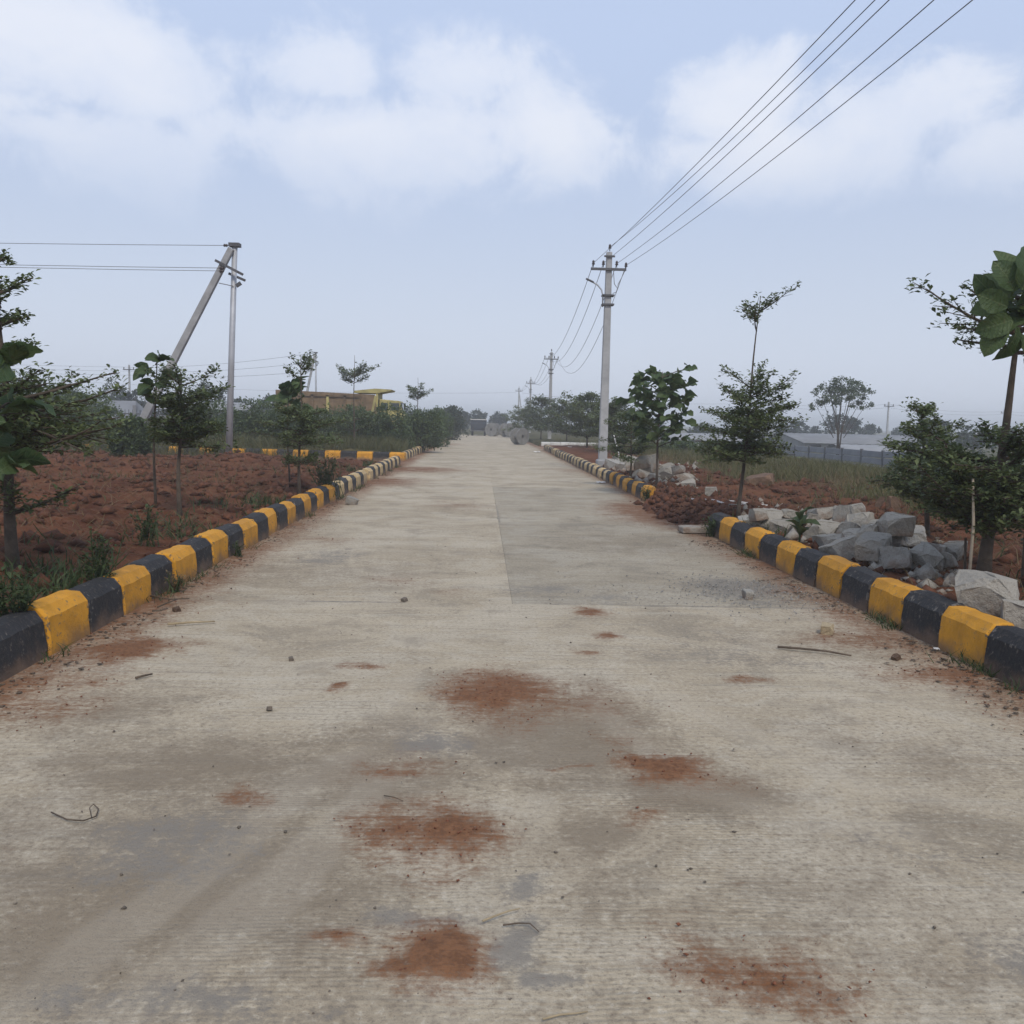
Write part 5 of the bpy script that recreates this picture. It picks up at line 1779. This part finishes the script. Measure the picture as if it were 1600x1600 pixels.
stuff(scatter('road_grit', 6500, road_pts, .004, .02, M['pebble'], 1), 'loose dark grit and pebbles strewn over the road', 'gravel')
stuff(scatter('soil_crumbs', 70000, soil_pts, .003, .018, M['crumb'], 2), 'red soil crumbs in the dirt patches on the road', 'soil')
stuff(scatter('gravel_patch', 2600, grav_pts, .004, .026, M['gravel'], 3), 'spilled grey gravel patch near the right kerb', 'gravel')
def gutter_pts(r, n):
    x = np.concatenate([XL + .02 + np.abs(r.normal(0, .14, n)), xr(9) - .02 - np.abs(r.normal(0, .2, n)), 3.4 - np.abs(r.normal(0, .15, n // 2))])
    y = np.concatenate([3.5 + 26 * r.random(n) ** 1.3, 3.6 + 8.6 * r.random(n), 18 + 25 * r.random(n // 2)])
    k_ = fbm(x / 2, y / .6, 3, 57) > -.06
    return np.stack([x, y, np.full(len(x), .006)], -1)[k_]


def chip_pts(r, n):
    u = np.concatenate([r.uniform(1160, 1500, n), r.uniform(955, 1090, n // 2)])
    v = np.concatenate([800 + .25 * (u[:n] - 1160) + r.normal(8, 14, n), r.uniform(728, 760, n // 2)])
    P_ = np.array([gnd(a_, b_, .25) for a_, b_ in zip(u, v)])
    return np.stack([P_[:, 0], P_[:, 1], height(P_[:, 0], P_[:, 1])], -1)[P_[:, 0] > 3.5]


stuff(scatter('gutter_litter', 3000, gutter_pts, .006, .05, M['stick'], 7, .25), 'brown leaf litter and soil bits along the kerb feet', 'litter')
stuff(scatter('rubble_chips', 900, chip_pts, .03, .26, M['granite'], 8, .8), 'small granite chips scattered round the rubble heaps', 'rubble')
stuff(scatter('soil_clods', 13000, clod_pts, .01, .26, M['clod'], 4, .75), 'red soil clods over the turned ground', 'soil')


# ------------------------------------------------------------------ grass and weeds
def blades(name, P, r, hmin, hmax, w, mat, lean=.35):
    n = len(P)
    a = r.uniform(0, 6.28, n)
    h = r.uniform(hmin, hmax, n)
    s = np.stack([np.cos(a), np.sin(a), np.zeros(n)], -1)
    ln = np.stack([r.normal(0, lean, n), r.normal(0, lean, n), np.ones(n)], -1)
    ln2 = ln + np.stack([r.normal(0, lean, n), r.normal(0, lean, n), np.full(n, -.25)], -1)
    ww = w * r.uniform(.6, 1.3, n)
    P = P.copy()
    P[:, 2] -= .02
    m_ = P + ln * (h * .55)[:, None]
    t_ = m_ + ln2 * (h * .45)[:, None]
    V = np.stack([P - s * ww[:, None] * .5, P + s * ww[:, None] * .5, m_ + s * ww[:, None] * .42, m_ - s * ww[:, None] * .42, t_], 1).reshape(-1, 3)
    b = np.arange(n)[:, None] * 5
    me = mesh_np(name, V, [b + np.array([0, 1, 2, 3]), b + np.array([3, 2, 4])], mat)
    return obj(name, me)


def field_pts(r, n, x0, x1, y0, y1, thr=.3, patch=1.6, seed=5):
    x = r.uniform(x0, x1, n)
    y = y0 + (y1 - y0) * r.random(n) ** 1.25
    v = veg_cover(x, y) + fbm(x / patch, y / patch, 3, seed) * 1.5
    k = v > thr + r.random(n) * .5
    x, y = x[k], y[k]
    return np.stack([x, y, height(x, y)], -1)


r_ = np.random.default_rng(71)
stuff(blades('field_grass', field_pts(r_, 150000, 4.6, 30, 12, 58, .3), r_, .14, .5, .014, M['grass']), 'rough green and dry grass over the right field', 'grass')
stuff(blades('dry_field_grass', field_pts(r_, 70000, 4.4, 22, 11, 40, .35, 2.4, 9), r_, .1, .34, .011, M['drygrass'], .6), 'dry brown grass over the right field', 'grass')
x = r_.uniform(-26, -2.95, 70000)
y = 34 + 26 * r_.random(70000) ** 1.3
stuff(blades('plot_grass', np.stack([x, y, height(x, y)], -1), r_, .2, .75, .02, M['grass']), 'tall grass and weeds behind the left side street', 'grass')
# thin weeds on the turned soil, thicker behind the left kerb
x = np.concatenate([XL - .25 - np.abs(r_.normal(0, .3, 5200)), r_.uniform(-9, -3, 3500), xr(10) + .25 + np.abs(r_.normal(0, .25, 1500)), r_.uniform(3.5, 7, 1500)])
y = np.concatenate([4.3 + 22 * r_.random(5200) ** 1.4, r_.uniform(4, 22, 3500), r_.uniform(4, 12, 1500), r_.uniform(5, 22, 1500)])
k = fbm(x / .5, y / .9, 3, 55) > .12
P = np.stack([x, y, height(x, y)], -1)[k]
stuff(blades('soil_weeds', P, r_, .05, .26, .012, M['weed'], .5), 'small weeds growing on the turned soil behind the kerbs', 'weeds')
# dry roots and straw littering the soil
x = np.concatenate([r_.uniform(-12, -3, 9000), r_.uniform(3.5, 7.5, 3500)])
y = np.concatenate([4 + 22 * r_.random(9000) ** 1.5, 5 + 16 * r_.random(3500) ** 1.3])
P = np.stack([x, y, height(x, y) + .02], -1)
stuff(blades('soil_straw', P, r_, .04, .22, .007, M['drygrass'], 1.6), 'dry roots and straw littering the turned soil', 'straw')
# weeds in the gutter at the kerb feet
x = np.concatenate([XL + .02 + np.abs(r_.normal(0, .06, 2600)), 3.18 - np.abs(r_.normal(0, .07, 2200)), 3.4 - np.abs(r_.normal(0, .06, 1500))])
y = np.concatenate([4 + 26 * r_.random(2600), 4 + 8.2 * r_.random(2200), 18 + 28 * r_.random(1500)])
k = fbm(x / 5, y / .7, 3, 91) > .07
P = np.stack([x, y, np.full(len(x), .0)], -1)[k]
stuff(blades('gutter_weeds', P, r_, .03, .15, .008, M['weed'], .7), 'weeds and dry grass in the gutters at the kerb feet', 'weeds')


def weed_plant(label, px_, Y, hgt_, w_, n, leaf, seed, z_=None, name='weed_clump', mat='weed', x_=None):
    bx_ = float(at(px_, 760, Y)[0]) if x_ is None else x_
    z__ = hz_at(bx_, Y) if z_ is None else z_
    r2 = np.random.default_rng(seed)
    e = empty(name, (bx_, Y, z__))
    tag(e, label, 'weeds')
    mb = MB()
    C, D, U, L = [], [], [], []
    for s in range(n):
        a = r2.uniform(0, 6.28)
        tip = np.array([math.cos(a) * w_ * r2.random(), math.sin(a) * w_ * r2.random() * .6, hgt_ * r2.uniform(.55, 1.05)])
        b0 = np.array([r2.normal() * w_ * .25, r2.normal() * w_ * .2, -.02])
        mid = (b0 + tip) / 2 + r2.normal(size=3) * .03
        mb.tube([b0, mid, tip], [.006, .005, .002], 4, cap=False)
        for u in np.linspace(.25, 1, 12):
            p = b0 * (1 - u) + tip * u + r2.normal(size=3) * .012
            for _ in range(2):
                a2 = r2.uniform(0, 6.28)
                C.append(p)
                D.append((math.cos(a2), math.sin(a2), r2.normal(.3, .4)))
                U.append((0, 0, 1))
                L.append(leaf * r2.uniform(.6, 1.3))
    mb.build('stem', M['weed'], e, smooth=True)
    L = np.array(L)
    obj('foliage', leaf_cloud('foliage', C, D, U, L, L * .42, M[mat]), e)
    return e


weed_plant('tall weed clump growing over the left kerb before the pale blocks', 515, 16.8, .75, .45, 34, .06, 801, 0.1, x_=XL - .12)
weed_plant('weed clump behind the first yellow block of the left kerb', 150, 6.9, .42, .22, 16, .05, 802)
weed_plant('weed clump behind the left kerb halfway along', 232, 8.9, .38, .22, 14, .05, 803)
weed_plant('weed clump in the bottom left corner of the soil', 8, 5.6, .36, .25, 16, .05, 804)
weed_plant('weed clump at the near end of the far right kerb', 1005, 17.9, .3, .2, 14, .045, 805, 0.0, x_=3.25)
weed_plant('dark weeds at the far end of the near right kerb', 1112, 12.35, .28, .2, 16, .045, 806, 0.0, x_=3.15)
weed_plant('dry weed tuft in front of the left kerb near the twigs', 262, 7.8, .2, .12, 10, .03, 807, 0.0, mat='drygrass', x_=XL + .06)
weed_plant('weed tuft in front of the left kerb further up', 380, 9.9, .16, .12, 9, .03, 808, 0.0, x_=XL + .06)
weed_plant('bushy weeds at the near corner of the pale striped kerb', 690, 50.5, .9, .8, 30, .1, 809, 0.0, x_=XL + .1)

# broad-leaved plant among the rubble
p_ = gnd(1243, 850, .25)
e = empty('broad_leaved_plant', (p_[0], p_[1] - .1, hz_at(p_[0], p_[1])))
tag(e, 'green broad-leaved plant growing out of the large rubble heap', 'plant')
MB().tube([(0, 0, -.05), (.01, 0, .2), (.0, 0, .36)], [.012, .01, .005], 6).build('stem', M['weed'], e, smooth=True)
pm = [teak_leaf_mesh(s, M['weed']) for s in (11, 12)]
for i in range(9):
    o = obj('leaf', pm[i % 2], e, (0, 0, .1 + .03 * i))
    o.rotation_euler = (rng.uniform(-.4, .4), -rng.uniform(.2, 1.1), i * 2.4)
    s_ = rng.uniform(.16, .24)
    o.scale = (s_, s_ * .8, s_)


# ------------------------------------------------------------------ sticks, stakes, pipes, litter
def lying(name, label, cat, pix, z, rad, mat, seed=0, wob=.01):
    r2 = random.Random(seed)
    pts = []
    for (u, v) in pix:
        g_ = gnd(u, v, z)
        pts.append((g_[0], g_[1], z + r2.uniform(0, wob)))
    o_ = MB().tube(pts, [rad * (1 - .4 * i / max(1, len(pts) - 1)) for i in range(len(pts))], 6).build(name, M[mat], None, smooth=True)
    return tag(o_, label, cat)


lying('stick', 'thin dead stick lying on the road near the right kerb', 'stick', [(1215, 1011), (1250, 1015), (1290, 1019), (1330, 1025)], .015, .009, 'stick', 1)
lying('stick', 'straight dry stick on the road before the left kerb', 'stick', [(262, 977), (300, 974), (336, 971)], .015, .009, 'straw', 2)
lying('stick', 'short dark twig on the road below the red patch at left', 'stick', [(212, 1060), (225, 1057), (238, 1054)], .012, .008, 'stick', 3)
lying('twig', 'curled dark twig on the left foreground of the road', 'twig', [(80, 1270), (105, 1281), (130, 1284), (150, 1276), (154, 1264), (146, 1258), (140, 1266), (143, 1280)], .01, .0028, 'stick', 4)
lying('straw_stalk', 'pale straw stalk beside the red soil patch in the foreground', 'straw', [(754, 1442), (775, 1434), (795, 1427), (812, 1424)], .012, .0032, 'straw', 5)
lying('straw_stalk', 'pale straw stalk at the bottom edge of the picture', 'straw', [(848, 1597), (875, 1590), (900, 1586), (918, 1582)], .01, .003, 'straw', 6)
lying('twig', 'dark twig on the grey stain in the foreground', 'twig', [(786, 1447), (810, 1443), (828, 1446), (842, 1456)], .01, .0026, 'stick', 7)
lying('twig', 'fine dark twig left of centre on the road', 'twig', [(600, 1244), (615, 1249), (630, 1252)], .008, .0022, 'stick', 8)
for i, (a_, b_) in enumerate([((235, 938), (296, 941)), ((246, 950), (280, 940)), ((222, 925), (262, 936)), ((238, 962), (262, 958))]):
    lying('twig', ('longest', 'middle', 'upper', 'lowest')[i] + ' dead twig in the litter at the foot of the left kerb', 'twig', [a_, ((a_[0] + b_[0]) / 2, (a_[1] + b_[1]) / 2 + 2), b_], .02, .007, 'stick', 20 + i, .04)['group'] = 'twigs at the left kerb'


def on_soil(name, label, pix, rad, mat, lift=.03):
    pts = []
    for u, v in pix:
        z_ = .25
        for _ in range(5):
            g_ = gnd(u, v, z_)
            z_ = hz_at(*g_) + lift
        pts.append((g_[0], g_[1], z_))
    zs = np.polyfit([0, 1, 2][:len(pts)], [p[2] for p in pts], 1)
    pts = [(p[0], p[1], max(zs[0] * i + zs[1], p[2] - .02)) for i, p in enumerate(pts)]
    return tag(MB().tube(pts, rad, 7).build(name, M[mat], None, smooth=True), label, 'pipe')


on_soil('pipe', 'thin white pipe lying on the soil behind the tiered sapling', [(1080, 780), (1140, 782), (1200, 789)], .014, 'pvc', .05)
on_soil('pipe', 'second white pipe lying in front of it by the sapling trunk', [(1112, 789), (1140, 790), (1165, 790)], .014, 'pvc', .05)

g_ = gnd(1512, 925, .22)
sx_, sy_ = g_
tag(MB().tube([(sx_, sy_, hz_at(sx_, sy_) - .15), (sx_ + .01, sy_, .75), (sx_ - .01, sy_ + .02, zpix(748, sy_, 1514))], [.013, .012, .009], 7).build('plant_stake', M['bamboo'], None, smooth=True),
    'thin bleached stake standing left of the nearest right trunk', 'stake')
g_ = gnd(1508, 905, .25)
tag(MB().tube([(g_[0], g_[1], hz_at(*g_) - .1), (g_[0] - .02, g_[1], .6)], [.014, .01], 7).build('plant_stake', M['bark'], None, smooth=True),
    'short dark stake beside the bleached stake at right', 'stake')


def litter(label, px_, py_, w_px, z_=0.0):
    gx_, gy_ = gnd(px_, py_, z_)
    s = w_px * gy_ / FPX
    r2 = random.Random(int(px_))
    bm = bmesh.new()
    bmesh.ops.create_grid(bm, x_segments=5, y_segments=4, size=.5)
    for v in bm.verts:
        v.co = Vector((v.co.x * s * r2.uniform(.8, 1.1), v.co.y * s * .8, .02 * s * 10 * abs(v.co.x * v.co.y) + r2.uniform(0, .12) * s))
    bmesh.ops.solidify(bm, geom=bm.faces[:], thickness=.004)
    o_ = obj('litter', bm_mesh('litter', bm, M['paper']), None, (gx_, gy_, z_ + .015), (0, 0, r2.uniform(0, 3)))
    return tag(o_, label, 'litter')


litter('white sheet of litter on the road edge by the second pole', 839, 707, 12)
litter('white scrap of litter by the drums', 795, 682, 10)
litter('white scrap at the foot of the near right kerb', 1463, 1017, 10)
litter('white scrap on the road before the far right kerb', 938, 755, 14)
litter('small white scrap on the soil behind the far right kerb', 890, 699, 6, .3)

# ------------------------------------------------------------------ haze
hm = bpy.data.materials.new('haze')
hm.use_nodes = True
hn = NT(hm.node_tree)
hm.node_tree.nodes.clear()
ho = hn.n('ShaderNodeOutputMaterial')
pv = hn.n('ShaderNodeVolumePrincipled', ins={'Color': (0.97, 0.985, 1.0, 1), 'Density': 0.0020, 'Anisotropy': 0.2})
hn.link(pv.outputs[0], ho.inputs['Volume'])
hb = MB().box((0, 350, 4.6), (2610, 2510, 13.8)).build('haze', hm)
stuff(hb)
